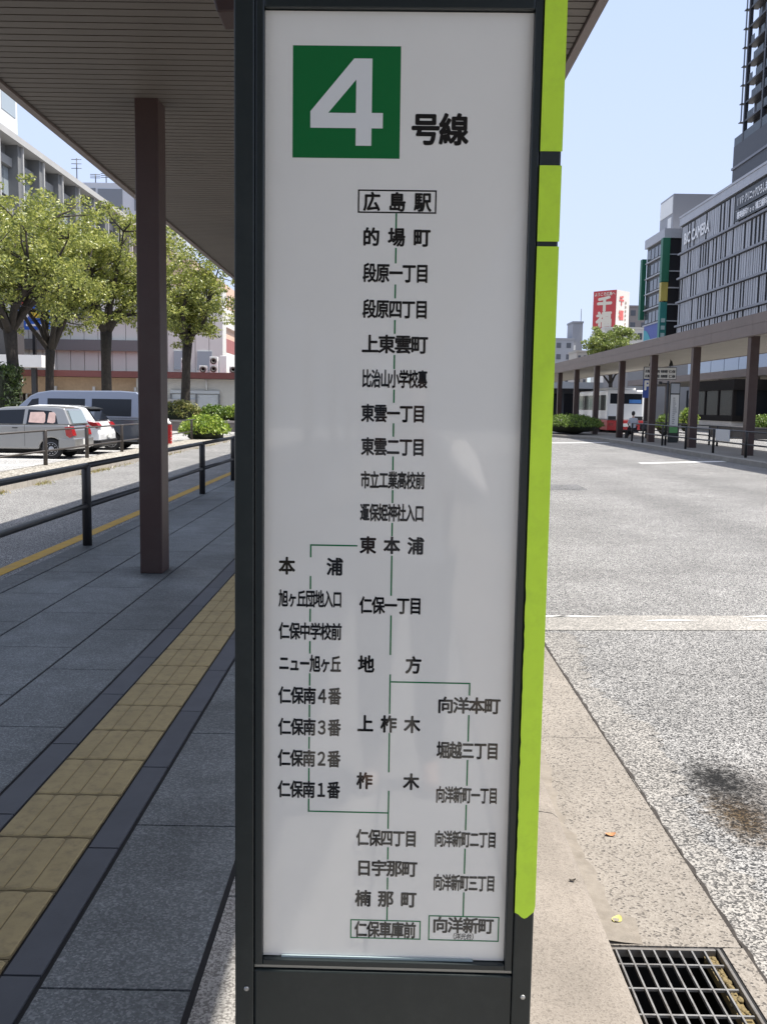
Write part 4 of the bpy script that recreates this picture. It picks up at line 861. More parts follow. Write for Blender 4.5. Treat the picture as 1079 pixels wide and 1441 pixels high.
for k in range(9):
    b = MB(); b.box(-42.1, -41.95, 66 + 5*k, 69.9 + 5*k, 32.6, 36.0); b.build('window', mat('pale_window', (0.32, 0.37, 0.40), 0.15), t)
t = thing('small_apartment_block', (-52, 180, -0.15), 'pale blue-grey block with square windows and rooftop aerials beyond the office building', 'building')
b = MB(); b.box(-60.5, -40, 183, 200, -0.15, 42.0); b.build('wall', mat('bluegrey_wall', (0.40, 0.44, 0.50), 0.85), t)
for (xa, xb, za, zb) in ((-57.2, -55.2, 38.0, 41), (-54.8, -50.2, 37.0, 40.9), (-48, -46.2, 37.0, 40.0), (-44.8, -43.0, 37, 40)):
    b = MB(); b.box(xa, xb, 182.9, 183.2, za, zb); b.build('window', mat('grey_window', (0.14, 0.16, 0.19), 0.25), t)
b = MB()
for (x, h) in ((-59, 4.6), (-55.5, 1.8), (-53.5, 2.0)):
    b.tube([(x, 184, 42), (x, 184, 42 + h)], 0.09, 6)
    for q in (0.6, 0.78, 0.95): b.tube([(x - 1.0, 184, 42 + h*q), (x + 0.9, 184, 42 + h*q)], 0.06, 5)
b.build('aerial', RAILP, t)
t = thing('peach_building', (-30, 150, -0.15), 'peach coloured building with slot windows and a red balcony band, right of the column', 'building')
b = MB(); b.box(-60, -26, 128, 190, -0.15, 20.2); b.build('wall', mat('peach_render', (0.62, 0.44, 0.34), 0.85), t)
b = MB(); b.box(-26, -25.6, 127.8, 190.2, 13.4, 16.3); b.box(-26, -25.6, 127.8, 190.2, 4.0, 9.4); b.build('white_band', mat('white_band', (0.70, 0.68, 0.66), 0.8), t)
b = MB()
for k in range(26): b.box(-25.98, -25.7, 129 + 2.3*k, 131.2 + 2.3*k, 9.5, 11.6)
b.build('balcony_band', mat('balcony_red', (0.33, 0.11, 0.10), 0.6), t)
for k in range(22): b = MB(); b.box(-26.05, -25.95, 130 + 2.6*k, 130.9 + 2.6*k, 17.0, 18.7); b.build('slot_window', DARKGL, t)
t = thing('metal_clad_store', (-24, 76, -0.15), 'pale ribbed metal upper storey behind the shop roof, between the trees', 'building')
b = MB()
x = -34.2
while x < -13.1: b.box(x, x + 1.0, 72.0 + (0.0), 73.6, 3.6, 10.0); x += 1.04
b.box(-34.2, -13.1, 72.1, 73.55, -0.15, 3.59); b.build('cladding', mat('metal_cladding', (0.60, 0.60, 0.56), 0.5, isl=0.06), t)
b = MB(); b.box(-34.2, -18, 71.6, 71.98, 5.2, 6.0); b.box(-34.2, -18, 71.75, 71.98, 7.6, 7.9); b.build('ledges', mat('ledge_dark', (0.13, 0.13, 0.135), 0.6), t)
for k in range(6):
    b = MB(); x = -17.8 + 1.75*k
    if x > -13.6: continue
    b.box(x, x + 1.1, 71.92, 72.06, 3.9, 5.3); b.build('window', mat('pale_window', (0.3,)*3), t)
t = thing('low_shop', (-12, 64, -0.15), 'single-storey shop with a red-brown flat roof edge and pale walls behind the planter', 'building')
b = MB(); b.box(-16.4, -5.6, 62.4, 70.5, -0.15, 3.0); b.build('wall', mat('shop_wall_white', (0.55, 0.53, 0.48), 0.85, var=0.04), t)
b = MB(); b.box(-24.5, -16.42, 62.6, 70.5, 1.9, 3.0); b.box(-24.5, -16.42, 65.0, 70.5, -0.15, 1.88); b.build('brown_wall', mat('shop_wall_tan', (0.42, 0.30, 0.19), 0.85, var=0.1), t)
b = MB(); b.box(-24.7, -5.4, 61.9, 70.7, 3.02, 3.42); b.build('roof', mat('roof_redbrown', (0.16, 0.05, 0.045), 0.6), t)
b = MB(); b.box(-21.6, -19.2, 62.5, 62.58, 0.9, 1.85)
for k in range(4): b.box(-21.5, -19.3, 62.44, 62.5, 1.0 + 0.2*k, 1.08 + 0.2*k)
b.build('shutter', mat('shutter_pale', (0.50, 0.46, 0.43), 0.6), t)
b = MB()
for x in (-21.7, -19.2, -16.5): b.box(x, x + 0.16, 62.2, 62.36, -0.15, 2.4)
b.box(-21.7, -12.5, 62.2, 62.36, 1.55, 1.68); b.build('counter_frame', mat('frame_pale', (0.42, 0.41, 0.40), 0.5), t)
b = MB(); b.box(-14.1, -11.0, 62.30, 62.38, 0.9, 2.0); b.box(-14.15, -10.95, 62.25, 62.39, 2.05, 2.25); b.build('roller_blind', mat('blind_grey', (0.50, 0.52, 0.53), 0.6), t)
b = MB()
for x in (-14.15, -12.5, -11.02): b.box(x, x + 0.1, 62.22, 62.29, 0.5, 2.04)
b.build('window_frame', mat('frame_grey', (0.16, 0.165, 0.17), 0.5), t)
b = MB(); b.tube([(-11.8, 62.32, 3.0), (-11.8, 62.32, 2.3)], 0.05, 8); b.build('downpipe', WHITE, t)
for (x, n_) in ((-13.5, 2), (-12.3, 1), (-11.6, 2), (-10.3, 1)):
    a = thing('air_conditioner', (x, 64, 3.42), {-13.5: 'stacked pair of white air conditioner fans on the shop roof, beside the tree trunk', -12.3: 'single low air conditioner fan between the two stacked pairs on the shop roof', -11.6: 'taller stacked pair of air conditioner fans near the white duct on the shop roof', -10.3: 'single air conditioner fan on the shop roof at the edge of the route sign'}[x], 'air conditioner')
    hh = 0.48 if x != -11.6 else 0.54
    b = MB(); b.box(x - 0.26, x + 0.26, 63.8, 64.2, 3.425, 3.44 + hh*n_); b.build('housing', WHITE, a, bevel=0.02)
    for k in range(n_):
        b = MB(); b.lathe([(0.22, 0.0), (0.22, -0.03), (0.09, -0.03), (0.09, 0.0)], (x, 63.8, 3.44 + hh*(k + 0.5)), 'y', 18); b.build('fan', mat('fan_grille', (0.09, 0.085, 0.08), 0.6), a)
b = MB(); b.box(-11.2, -10.75, 63.9, 64.6, 3.425, 4.6); tag(b.build('roof_duct', WHITE, bevel=0.02), 'white box duct standing on the shop roof beside the taller fan pair', 'duct')
t = thing('entrance_roof', (-28, 60, -0.15), 'flat white entrance roof at the far left behind the tree trunks', 'canopy')
b = MB(); b.box(-45, -21.5, 59.5, 61.8, 3.5, 4.25); b.build('roof', mat('white_band', (0.7,)*3), t)
for x in (-40, -34, -28, -22.5):
    b = MB(); b.box(x, x + 0.3, 60.4, 60.7, -0.15, 3.48); b.build('column', RAILP, t)
b = MB(); b.box(-45, -25, 63, 66, -0.15, 7.0); tag(b.build('dark_annex', mat('annex_dark', (0.06, 0.06, 0.062), 0.7)), 'dark ground floor front behind the white entrance roof', 'building')
t = thing('billboard', (-27.5, 74.0, 4), 'bright blue, red and yellow advertising board glimpsed through the tree branches', 'sign')
b = MB(); b.box(-29.2, -26.6, 70.0, 70.15, 6.9, 9.6); b.build('board', mat('ad_blue', (0.03, 0.12, 0.50), 0.4), t)
b = MB(); b.lathe([(0.5, 0), (0.5, 0.02)], (-28.5, 69.96, 9.1), 'y', 20); b.build('disc', RED, t)
b = MB(); b.prism([(-29.2, 7.6), (-28.1, 8.5), (-27.6, 8.3), (-28.7, 7.3), (-29.2, 7.2)], lambda u, v: (u, 69.97, v), lambda u, v: (u, 69.99, v)); b.box(-28.0, -26.8, 69.97, 69.99, 9.1, 9.3); b.box(-28.3, -27.0, 69.97, 69.99, 7.15, 7.3); b.build('stripe', WHITE, t)
b = MB(); b.box(-28.0, -27.0, 69.96, 69.985, 7.75, 8.25); b.build('patch', mat('ad_yellow', (0.65, 0.42, 0.03), 0.4), t)
b = MB(); b.box(-27.95, -27.75, 70.2, 70.5, -0.15, 7.2); b.build('post', RAILP, t)
t.location += Vector((1.95, 0, -0.35))

# ================================================================== buildings on the right
LOUV = mat('louvre_grey', (0.37, 0.375, 0.395), 0.45, isl=0.10)
t = thing('louvred_store', (60, 135, -0.15), 'large store clad in grey vertical louvres with white lettering and dark sign boards', 'building')
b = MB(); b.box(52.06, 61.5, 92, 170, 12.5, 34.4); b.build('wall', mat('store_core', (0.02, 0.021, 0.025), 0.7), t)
rnd = random.Random(9); rows = [34.4, 29.7, 25.5, 21.4, 17.3, 12.6]
b = MB()
for za, zb in zip(rows[1:], rows):
    y = 92.2
    while y < 169.4:
        w = rnd.choice((0.5, 0.6, 0.75)); gap = rnd.choice((0.17, 0.17, 0.26, 0.62, 0.80))
        b.box(51.95, 52.0, y, min(y + w, 169.8), za + 0.12, zb - 0.35); y += w + gap
b.build('louvres', LOUV, t)
b = MB()
for z in rows[1:]: b.box(51.6, 52.05, 91.8, 170.3, z - 0.22, z + 0.1)
b.build('ledges', mat('ledge_grey', (0.22, 0.225, 0.25), 0.5), t)
b = MB(); y = 91.8
while y < 170: b.box(51.7, 52.6, y, min(y + 2.4, 170.3), 34.42, 35.75); y += 2.43
b.box(51.6, 61.6, 91.7, 170.4, 35.76, 36.1); b.build('parapet', mat('parapet_grey', (0.38, 0.39, 0.42), 0.5, isl=0.04), t)
b = MB()
k = 0
while 92 + 6*k < 168: b.box(52.3, 52.6, 92 + 6*k, 97.8 + 6*k, 4.6, 12.3); k += 1
b.build('glass_front', mat('blue_glass', (0.30, 0.36, 0.46), 0.12, spec=0.8), t)
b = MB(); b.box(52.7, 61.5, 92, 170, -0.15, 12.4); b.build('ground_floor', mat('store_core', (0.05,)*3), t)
WLET = mat('letter_white', (0.80, 0.80, 0.80), 0.5)
b = MB(); letters(b, 'BIC CAMERA', 12.6, 1.75, lambda u, v, l=0: (51.75 - 0.001*l, 161.0 - u, 31.8 + v), prop=True, bold=0.03); b.build('letters', WLET, t)
for (za, zb, txt, h) in ((31.6, 33.7, 'IVFクリニックひろしま', 1.25), (29.95, 31.4, '審美歯科Yoo矯正歯科', 0.95)):
    b = MB(); b.box(51.40, 51.58, 127.5, 142.4, za, zb); bd_ = b.build('sign_board', mat('board_dark', (0.035, 0.037, 0.042), 0.5), t)
    b = MB(); letters(b, txt, 11.0, h, lambda u, v, l=0, za=za, zb=zb: (51.38 - 0.001*l, 136.0 - u, (za + zb)/2 + v), bold=0.03); b.build('writing', WLET, bd_)
t = thing('dark_tower', (70, 140, -0.15), 'very tall dark apartment tower with stacked balconies at the top right', 'building')
TW = mat('tower_dark', (0.018, 0.019, 0.023), 0.5); TW2 = mat('tower_slab', (0.040, 0.042, 0.05), 0.5); TG = mat('balcony_glass', (0.10, 0.12, 0.14), 0.5, spec=0.2)
b = MB(); b.box(62.4, 95, 100, 172.5, -0.15, 48.6); b.build('podium', mat('podium_dark', (0.032, 0.033, 0.04), 0.5, var=0.05, vscale=0.4), t)
b = MB(); b.box(62.2, 95, 99.8, 172.7, 44.6, 45.0); b.build('podium_band', mat('band_grey', (0.16, 0.165, 0.19), 0.5), t)
b = MB(); b.box(62.41, 62.43, 140, 172.4, 48.6, 50.0); b.build('podium_rail', TG, t)
b = MB(); b.box(63.9, 90, 108, 168.0, 48.6, 140); b.build('core', TW, t)
for k in range(22):
    z = 51.6 + 3.06*k
    b = MB(); b.box(62.45, 63.88, 108, 168.6, z, z + 0.28); b.box(61.9, 63.2, 168.65, 169.6, z + 0.1, z + 0.2); b.build('floor_slab', TW2, t)
    b = MB(); y = 109.0
    rr = random.Random(k)
    while y < 167:
        if rr.random() < 0.8: b.box(62.48, 62.54, y, y + 1.35, z + 0.29, z + 1.35)
        y += 1.42
    b.build('balcony_rail', TG, t)
b = MB()
for y in (168.05, 160.2, 150, 140, 130, 120): b.box(62.35, 62.95, y, y + 0.55, 48.6, 140)
b.build('corner_columns', TW2, t)
b = MB(); b.box(62.2, 62.26, 168.9, 169.5, 52, 140); b.build('corner_glass', TG, t)
# corner building with green pillars
t = thing('corner_building', (55, 180, -0.15), 'dark building with green pillars, a mural and floor lines beside the louvred store', 'building')
GP = mat('pillar_green', (0.01, 0.12, 0.065), 0.5)
b = MB(); b.box(50.9, 66, 175, 187.5, -0.15, 33.3); b.build('wall', mat('corner_dark', (0.022, 0.020, 0.022), 0.5), t)
b = MB()
for k in range(9): z = 30.4 - 2.95*k; b.box(50.7, 66, 174.75, 174.99, z, z + 0.22); b.box(50.55, 50.88, 175, 187.5, z, z + 0.22)
b.box(50.4, 66, 174.6, 187.8, 33.35, 35.0); b.build('floor_lines', mat('line_grey', (0.36, 0.37, 0.40), 0.5), t)
for k in range(8):
    z = 30.9 - 2.95*k
    for j in range(4): b = MB(); b.box(50.80, 50.89, 177.3 + 2.5*j, 179.3 + 2.5*j, z, z + 1.9); b.build('window', mat('corner_window', (0.06, 0.065, 0.075), 0.15), t)
b = MB(); b.box(50.1, 51.4, 174.3, 175.6, 25.6, 33.3); b.build('green_pillar', GP, t)
b = MB(); b.box(50.0, 50.85, 187.6, 189, 20, 31.5); b.build('green_pillar', GP, t)
b = MB(); b.box(50.15, 51.35, 174.35, 175.55, 22.2, 25.5); b.build('yellow_sign', mat('sign_yellow', (0.45, 0.36, 0.08), 0.5), t)
b = MB(); b.box(50.15, 51.35, 174.35, 175.55, 6.0, 22.0); b.build('teal_pillar', mat('pillar_teal', (0.02, 0.17, 0.15), 0.5), t)
b = MB()
for k in range(9): b.box(50.4, 51.1, 174.28, 174.34, 8.0 + 1.3*k, 8.7 + 1.3*k)
b.build('pillar_marks', mat('mark_pale', (0.35, 0.45, 0.44), 0.5), t)
b = MB(); b.box(50.70, 50.79, 176.0, 186.8, 6, 18.6); mu = b.build('mural', mat('mural_blue', (0.05, 0.08, 0.30), 0.6), t)
for (r0, r1, c_, nm) in ((8.8, 6.6, (0.03, 0.28, 0.35), 'mural_arc'), (6.6, 5.0, (0.45, 0.30, 0.10), 'mural_arc'), (5.0, 0.0, (0.14, 0.10, 0.11), 'mural_arc')):
    b = MB(); n_ = 14
    oo = [(186.8 - r0*math.cos(a)*1.0, 6 + r0*1.35*math.sin(a)) for a in [math.pi/2*k/n_ for k in range(n_+1)]]; ii = [(186.8 - r1*math.cos(a), 6 + r1*1.35*math.sin(a)) for a in [math.pi/2*k/n_ for k in range(n_+1)]]
    for k in range(n_): b.add([(50.66, *oo[k]), (50.66, *oo[k+1]), (50.66, *ii[k+1]), (50.66, *ii[k])], [(0, 1, 2, 3)])
    b.build(nm, mat('arc_%d' % int(r0*10), c_, 0.6), mu)
b = MB(); b.box(53.0, 64, 179, 187.5, 35.02, 42.0); b.build('roof_box', mat('roofbox_grey', (0.30, 0.305, 0.33), 0.6), t)
b = MB(); b.box(52.9, 52.98, 179.3, 187.2, 38.6, 41.6); b.build('roof_sign', WHITE, t)
b = MB(); b.box(52.9, 52.98, 179.8, 182.0, 36.0, 38.0); b.build('roof_emblem', WHITE, t)
# red and white rooftop advertising cube on a white building
t = thing('advertising_cube', (52.8, 223.9, 20), 'red and white rooftop advertising cube with large Japanese characters', 'sign')
c1, c2, c3, c4 = (53.0, 220.0), (49.2, 224.0), (52.7, 227.7), (56.5, 223.7)
b = MB(); b.prism([c1, c2, c3, c4], lambda u, v: (u, v, 20.4), lambda u, v: (u, v, 28.6)); b.build('box', mat('cube_white', (0.66, 0.62, 0.58), 0.6), t)
def on_face(p, q, off, lift=0.06):
    d = Vector((q[0]-p[0], q[1]-p[1])); L_ = d.length; d /= L_; nn = Vector((d.y, -d.x)); cx_, cy_ = (p[0]+q[0])/2, (p[1]+q[1])/2
    return lambda u, v, l=0: (cx_ + d.x*(u + off[0]) + nn.x*(lift + 0.002*l), cy_ + d.y*(u + off[0]) + nn.y*(lift + 0.002*l), 24.5 + off[1] + v)
fr = on_face(c2, c1, (0, 0), 0.03)
b = MB(); b.quad(fr(-2.7, -4.05), fr(2.7, -4.05), fr(2.7, 4.05), fr(-2.7, 4.05)); b.build('red_face', mat('cube_red', (0.55, 0.06, 0.065), 0.6), t)
b = MB(); letters(b, '千', 3.2, 2.9, on_face(c2, c1, (0.0, 1.2)), cell=3.3, bold=0.06); letters(b, '福', 3.4, 3.0, on_face(c2, c1, (0, -2.1)), cell=3.5, bold=0.05); letters(b, 'ようこそ広島へ', 4.9, 0.72, on_face(c2, c1, (0, 3.35)), bold=0.03); b.build('writing', mat('letter_cream', (0.72, 0.66, 0.55), 0.6), t)
b = MB(); letters(b, '千', 1.6, 1.8, on_face(c1, c4, (-0.6, 1.9)), cell=1.7, bold=0.06); letters(b, '福', 1.7, 1.9, on_face(c1, c4, (-0.6, -1.2)), cell=1.8, bold=0.05); b.build('red_writing', mat('letter_pink', (0.60, 0.13, 0.12), 0.6), t)
b = MB()
for k in range(6): b.box(0, 0, 0, 0, 0, 0) if False else b.quad(on_face(c1, c4, (1.1, 1.6 - 0.9*k))(-0.25, -0.25), on_face(c1, c4, (1.1, 1.6 - 0.9*k))(0.25, -0.25), on_face(c1, c4, (1.1, 1.6 - 0.9*k))(0.25, 0.25), on_face(c1, c4, (1.1, 1.6 - 0.9*k))(-0.25, 0.25))
b.build('small_writing', mat('mark_brown', (0.30, 0.24, 0.20), 0.6), t)
def block(name, label, x0, x1, y0, y1, z1, col, win, wcol=(0.10, 0.11, 0.13), rows=5, cols=4, zb=4.0, ww=0.45, wh=0.45, extra=None):
    t = thing(name, ((x0+x1)/2, y0, -0.15), label, 'building')
    b = MB(); b.box(x0, x1, y0, y1, -0.15, z1); b.build('wall', mat('wall_' + '_'.join(str(int(c*100)) for c in col), col, 0.85, var=0.04, vscale=0.4), t)
    b = MB(); b.box(x0 - 0.15, x1 + 0.15, y0 - 0.15, y1 + 0.15, z1 + 0.01, z1 + 0.5); b.build('roof', mat('roof_' + '_'.join(str(int(c*100)) for c in col), tuple(c*0.85 for c in col), 0.85), t)
    if win:
        dz = (z1 - zb) / rows; dx = (x1 - x0) / cols
        for r_ in range(rows):
            for c_ in range(cols):
                w = MB(); xa = x0 + dx*(c_ + 0.5 - ww/2); za = zb + dz*(r_ + 0.3); w.box(xa, xa + dx*ww, y0 - 0.08, y0 + 0.05, za, za + dz*wh); w.build('window', mat('far_window', wcol, 0.2), t)
    return t
t = block('apartment_block', 'grey apartment block with balconies just right of the green tape', 43.5, 51.5, 260, 272, 20.3, (0.36, 0.37, 0.40), True, rows=6, cols=3, zb=2)
for k in range(7):
    b = MB(); b.box(42.3, 43.45, 260.5, 271, 1.5 + 2.7*k, 2.6 + 2.7*k); b.build('balcony', WHITE, t)
t = block('apartment_block', 'slender grey stair tower with white balconies next to the grey apartment block', 51.7, 54.4, 262, 270, 25.0, (0.28, 0.29, 0.32), False)
for k in range(7):
    b = MB(); b.box(50.9, 52.4, 261.0, 261.98, 1.5 + 2.7*k, 2.8 + 2.7*k); b.build('balcony', WHITE, t)
b = MB(); b.tube([(54.0, 263, 25), (54.0, 263, 29)], 0.08, 6); b.build('aerial', RAILP, t)
block('white_building', 'white building under the red and white advertising cube', 50.5, 62, 219, 232, 20.2, (0.66, 0.64, 0.60), True, rows=5, cols=5)
block('beige_building', 'beige low building behind the pale tree, left of the white building', 47.5, 50.3, 235, 245, 15.5, (0.42, 0.39, 0.35), True, rows=4, cols=2)
block('brown_building', 'brown-grey building between the advertising cube and the green pillars', 63.5, 72, 250, 262, 28.5, (0.22, 0.20, 0.195), True, wcol=(0.30, 0.33, 0.36), rows=8, cols=3)
for nm, d_ in (('louvred_store', (-1.3, 0, -1.15)), ('dark_tower', (-2.55, 0, -1.2)), ('corner_building', (-1.3, 0, -1.2)), ('advertising_cube', (-1.5, 0, -0.7)), ('white_building', (-1.5, 0, -0.7)), ('apartment_block', (-1.5, 0, -0.5)), ('apartment_block.001', (-1.7, 0, -0.5)), ('beige_building', (-1.5, 0, -0.4)), ('brown_building', (-1.8, 0, -0.8))):
    bpy.data.objects[nm].location += Vector(d_)
bpy.data.objects['advertising_cube'].scale = (1.13, 1.13, 1.06)
# overhead wires and lamp arms above the far canopy
t = thing('street_lamp', (47.0, 150.0, -0.15), 'small grey street lamp with two arms in front of the green pillars', 'street lamp')
b = MB(); b.tube([(44.6, 150, -0.15), (44.6, 150, 12.2)], 0.09, 8); b.build('pole', mat('lamp_grey', (0.4, 0.4, 0.4), 0.5), t)
b = MB(); b.tube([(42.6, 150, 12.6), (44.6, 150, 12.0), (46.4, 150, 12.5)], 0.06, 6); b.box(42.0, 43.0, 149.9, 150.1, 12.55, 12.7); b.box(46.2, 47.2, 149.9, 150.1, 12.45, 12.6); b.build('lamp_arm', mat('lamp_grey', (0.4,)*3), t)

t = thing('reflection_blocker', (0, -85, -0.15), 'unseen broad grey block added behind the photographer to darken reflections in the sign', 'building')  # added out of view to cut the bright sky mirrored in the panel
b = MB(); b.box(-70, 80, -100, -85, -0.15, 52); b.build('wall', CONC, t)
b = MB()
for k in range(12): b.box(-70, 80, -84.98, -84.5, 3.0 + 4*k, 3.6 + 4*k)
b.build('ledges', CONC, t)
b = MB(); b.box(-70.5, 80.5, -100.5, -84.4, 52.02, 53); b.build('roof', CONC, t)
t.location.y -= 60; t.location.z -= 6
# ================================================================== people
SKIN = mat('skin', (0.50, 0.33, 0.25), 0.5); HAIR = mat('hair_black', (0.012, 0.010, 0.010), 0.45)
def skinned(name, J, E_, m, parent, sub=1):
    names = list(J); me = bpy.data.meshes.new(name)
    off = Vector(parent.location) if parent else Vector()
    me.from_pydata([tuple(Vector(J[k][0]) - off) for k in names], [(names.index(a), names.index(c)) for a, c in E_], [])
    o = bpy.data.objects.new(name, me); COL.objects.link(o)
    sk = o.modifiers.new('skin', 'SKIN'); ss = o.modifiers.new('sub', 'SUBSURF'); ss.levels = sub + 1; ss.render_levels = sub + 1
    for i, k in enumerate(names):
        r_ = J[k][1]; r_ = r_ if isinstance(r_, tuple) else (r_, r_); me.skin_vertices[0].data[i].radius = r_; me.skin_vertices[0].data[i].use_root = (i == 0)
    dg = bpy.context.evaluated_depsgraph_get(); dg.update()
    nm = bpy.data.meshes.new_from_object(o.evaluated_get(dg)); bpy.data.objects.remove(o); bpy.data.meshes.remove(me)
    nm.name = name; nm.materials.clear(); nm.materials.append(m)
    nm.polygons.foreach_set('use_smooth', [True] * len(nm.polygons))
    q = bpy.data.objects.new(name, nm); COL.objects.link(q); q.parent = parent
    return q
def head_mesh(mb, c, s=1.0, face=1):
    """egg-shaped head with brow, nose, chin and ears; face = +1 looks along +Y"""
    bm = bmesh.new(); bmesh.ops.create_uvsphere(bm, u_segments=24, v_segments=18, radius=1.0)
    vs = []
    for v in bm.verts:
        x, y, z = v.co; y *= face
        w = 0.074 * (1 - 0.22*max(0, -z)**1.5); d = 0.095; h = 0.118
        X_, Y_, Z_ = x*w, y*d, z*h
        if y > 0.3:
            Y_ += 0.022*math.exp(-(x/0.16)**2 - ((z + 0.12)/0.16)**2) - 0.010*math.exp(-((abs(x)-0.38)/0.16)**2 - ((z - 0.06)/0.11)**2) + 0.006*math.exp(-((z + 0.46)/0.08)**2 - (x/0.3)**2) + 0.008*math.exp(-((z + 0.85)/0.2)**2 - (x/0.35)**2)
        if z < -0.3 and y < 0: Y_ *= 0.8
        vs.append((c[0] + X_*s, c[1] + Y_*s*face, c[2] + Z_*s))
    bm.verts.ensure_lookup_table(); mb.add(vs, [tuple(v.index for v in f.verts) for f in bm.faces], True); bm.free()
    for sx in (-1, 1): mb.blob((c[0] + sx*0.076*s, c[1] - 0.005*face, c[2] - 0.005), (0.011*s, 0.02*s, 0.032*s), 1, 2, 0.0)
def hair_mesh(mb, c, s=1.0, face=1, drop=0.55):
    bm = bmesh.new(); bmesh.ops.create_uvsphere(bm, u_segments=24, v_segments=18, radius=1.0)
    vs = {}; keep = []
    for v in bm.verts:
        x, y, z = v.co; r_ = 1.09 + 0.02*math.sin(9*x + 7*y); vs[v.index] = (c[0] + x*0.078*r_*s, c[1] + y*0.099*r_*s - 0.004*face, c[2] + (z*0.119*r_ + 0.004)*s)
    for f in bm.faces:
        m_ = f.calc_center_median(); yy = m_.y * face
        if m_.z > 0.42 or (yy < 0.25 and m_.z > -drop): keep.append(tuple(v.index for v in f.verts))
    mb.add([vs[i] for i in range(len(vs))], keep, True); bm.free()
def hand(parent, wrist, dirv, side, palm_n, curl, name='hand', s=1.0):
    """palm and five separate, bent fingers; the thumb leaves the side of the palm"""
    w = Vector(wrist); d = Vector(dirv).normalized(); n_ = Vector(palm_n).normalized(); a = d.cross(n_).normalized() * side
    b = MB()
    b.tube([w - d*0.02, w + d*0.01, w + d*0.045, w + d*0.08], [0.023*s, 0.025*s, 0.030*s, 0.026*s], 10)
    for k, (o_, L_, r_) in enumerate(((-0.030, 0.062, 0.0078), (-0.010, 0.074, 0.0085), (0.010, 0.078, 0.0088), (0.029, 0.070, 0.0082))):
        p = w + d*0.072 - a*o_; pts = [p]; dd = d.copy()
        for j, f_ in enumerate((0.45, 0.3, 0.25)):
            ang = curl * (0.7, 1.0, 0.8)[j]; dd = (dd*math.cos(ang) + n_*math.sin(ang)).normalized(); pts.append(pts[-1] + dd*L_*f_)
        b.tube(pts, [r_*1.1, r_, r_*0.92, r_*0.72], 8)
    p = w + d*0.022 + a*0.024; q = p + (a*0.7 + d*0.6 + n_*0.25).normalized()*0.034; q2 = q + (a*0.25 + d*0.8 + n_*0.5).normalized()*0.028
    b.tube([p - a*0.012, p, q, q2], [0.015, 0.0125, 0.0105, 0.008], 8)
    return b.build(name, SKIN, parent)
# seated person on the far platform, seen from behind
px, py = 12.86, 49.92
t = thing('person', (px, py, 0.0), 'person in a pale grey top seated on the low bench, seen from behind', 'person')
J = {'pelvis': ((px, py, 0.53), (0.15, 0.12)), 'waist': ((px, py - 0.02, 0.70), (0.14, 0.10)), 'chest': ((px, py - 0.03, 0.90), (0.17, 0.115)), 'neck0': ((px, py - 0.01, 1.04), (0.09, 0.07)), 'neck': ((px, py + 0.01, 1.13), 0.05), 'head': ((px, py + 0.02, 1.20), 0.055)}
E_ = [('pelvis', 'waist'), ('waist', 'chest'), ('chest', 'neck0'), ('neck0', 'neck'), ('neck', 'head')]
arms = {}; legs = {}
for n_, s_ in (('l', -1), ('r', 1)):
    J['sh' + n_] = ((px + s_*0.17, py - 0.02, 0.99), 0.058); J['el' + n_] = ((px + s_*0.24, py + 0.06, 0.74), 0.043); J['wr' + n_] = ((px + s_*0.14, py + 0.30, 0.64), 0.028)
    J['hip' + n_] = ((px + s_*0.09, py + 0.06, 0.51), 0.085); J['kn' + n_] = ((px + s_*0.11, py + 0.46, 0.50), 0.062); J['an' + n_] = ((px + s_*0.11, py + 0.44, 0.09), 0.042); J['to' + n_] = ((px + s_*0.12, py + 0.60, 0.035), 0.035)
    E_ += [('chest', 'sh' + n_), ('sh' + n_, 'el' + n_), ('el' + n_, 'wr' + n_), ('pelvis', 'hip' + n_), ('hip' + n_, 'kn' + n_), ('kn' + n_, 'an' + n_), ('an' + n_, 'to' + n_)]
skinned('body', J, E_, SKIN, t)
hd = MB(); head_mesh(hd, (px, py + 0.03, 1.27), 1.0, 1); hd.build('head', SKIN, t)
hr = MB(); hair_mesh(hr, (px, py + 0.03, 1.275), 1.04, 1, 0.75); hr.build('hair', HAIR, t)
grow = lambda ks, g: {k: (J[k][0], tuple(x + g for x in J[k][1]) if isinstance(J[k][1], tuple) else J[k][1] + g) for k in ks}
skinned('shirt', grow(['waist', 'chest', 'neck0', 'shl', 'ell', 'shr', 'elr', 'pelvis'], 0.016), [('pelvis', 'waist'), ('waist', 'chest'), ('chest', 'neck0'), ('chest', 'shl'), ('shl', 'ell'), ('chest', 'shr'), ('shr', 'elr')], mat('shirt_grey', (0.48, 0.50, 0.54), 0.9, var=0.05, vscale=14), t)
skinned('trousers', grow(['pelvis', 'hipl', 'knl', 'anl', 'hipr', 'knr', 'anr'], 0.014), [('pelvis', 'hipl'), ('hipl', 'knl'), ('knl', 'anl'), ('pelvis', 'hipr'), ('hipr', 'knr'), ('knr', 'anr')], mat('trousers_dark', (0.02, 0.02, 0.024), 0.9), t)
for s_ in (-1, 1): hand(t, (px + s_*0.14, py + 0.30, 0.64), (-s_*0.3, 1, -0.4), s_, (0, -0.3, -1), 0.35)
b = MB(); b.box(13.25, 13.62, 49.74, 50.10, 0.432, 0.78); tag(b.build('shopping_bag', mat('bag_dark', (0.025, 0.025, 0.028), 0.6), bevel=0.05), 'dark bag set on the low bench right beside the seated person', 'bag')
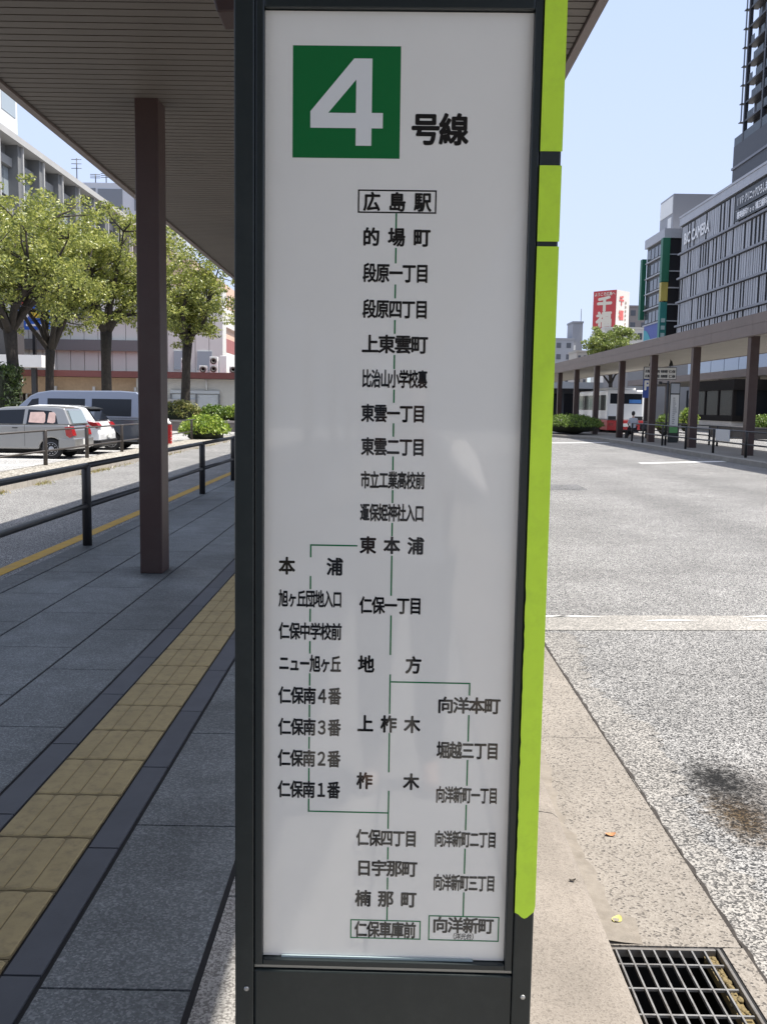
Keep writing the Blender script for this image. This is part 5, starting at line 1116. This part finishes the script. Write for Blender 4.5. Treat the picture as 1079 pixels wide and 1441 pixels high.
# the photographer, who shows only as a reflection in the sign face
px, py = 0.02, -0.42
t = thing('person', (px, py, 0.0), 'photographer in a white jacket holding up a phone, reflected faintly in the sign face', 'person')
J = {'pelvis': ((px, py, 0.90), (0.165, 0.115)), 'waist': ((px, py, 1.03), (0.135, 0.10)), 'chest': ((px, py, 1.22), (0.165, 0.115)), 'neck0': ((px, py, 1.345), (0.08, 0.07)), 'neck': ((px, py + 0.01, 1.41), 0.05), 'head': ((px, py + 0.02, 1.47), 0.055)}
E_ = [('pelvis', 'waist'), ('waist', 'chest'), ('chest', 'neck0'), ('neck0', 'neck'), ('neck', 'head')]
for n_, s_ in (('l', -1), ('r', 1)):
    J['sh' + n_] = ((px + s_*0.175, py, 1.30), 0.06); J['el' + n_] = ((px + s_*0.26, py + 0.16, 1.16), 0.045); J['wr' + n_] = ((s_*0.075, -0.085, 1.40), 0.028)
    J['hip' + n_] = ((px + s_*0.10, py, 0.84), 0.095); J['kn' + n_] = ((px + s_*0.11, py + 0.015, 0.47), 0.06); J['an' + n_] = ((px + s_*0.11, py, 0.09), 0.042); J['to' + n_] = ((px + s_*0.12, py + 0.15, 0.035), 0.035)
    E_ += [('chest', 'sh' + n_), ('sh' + n_, 'el' + n_), ('el' + n_, 'wr' + n_), ('pelvis', 'hip' + n_), ('hip' + n_, 'kn' + n_), ('kn' + n_, 'an' + n_), ('an' + n_, 'to' + n_)]
skinned('body', J, E_, SKIN, t)
hd = MB(); head_mesh(hd, (px, py + 0.03, 1.54), 1.0, 1); hd.build('head', SKIN, t)
hr = MB(); hair_mesh(hr, (px, py + 0.03, 1.545), 1.03, 1, 0.9); hr.build('hair', HAIR, t)
skinned('jacket', grow(['waist', 'chest', 'neck0', 'shl', 'ell', 'wrl', 'shr', 'elr', 'wrr', 'pelvis'], 0.018), [('pelvis', 'waist'), ('waist', 'chest'), ('chest', 'neck0'), ('chest', 'shl'), ('shl', 'ell'), ('ell', 'wrl'), ('chest', 'shr'), ('shr', 'elr'), ('elr', 'wrr')], mat('jacket_white', (0.72, 0.70, 0.68), 0.9, var=0.06, vscale=16, bump=0.3, bscale=9), t)
skinned('trousers', grow(['pelvis', 'hipl', 'knl', 'anl', 'hipr', 'knr', 'anr'], 0.014), [('pelvis', 'hipl'), ('hipl', 'knl'), ('knl', 'anl'), ('pelvis', 'hipr'), ('hipr', 'knr'), ('knr', 'anr')], mat('trousers_navy', (0.03, 0.033, 0.045), 0.9), t)
for s_ in (-1, 1): hand(t, (s_*0.075, -0.085, 1.40), (-s_*0.42, 0.30, 0.8), -s_, (-s_*0.8, 0.35, 0.1), 0.35)
t2 = thing('phone', (0, -0.04, 1.42), 'black phone held up by the photographer in front of the sign', 'phone')
b = MB(); b.box(-0.036, 0.036, -0.046, -0.038, 1.40, 1.545); b.build('case', TRIM, t2, bevel=0.004)
b = MB(); b.box(-0.033, 0.033, -0.0475, -0.0465, 1.406, 1.539); b.build('screen', DARKGL, t2)
# drop the helper glyph data that no object uses
for me in list(bpy.data.meshes):
    if me.users == 0: bpy.data.meshes.remove(me)
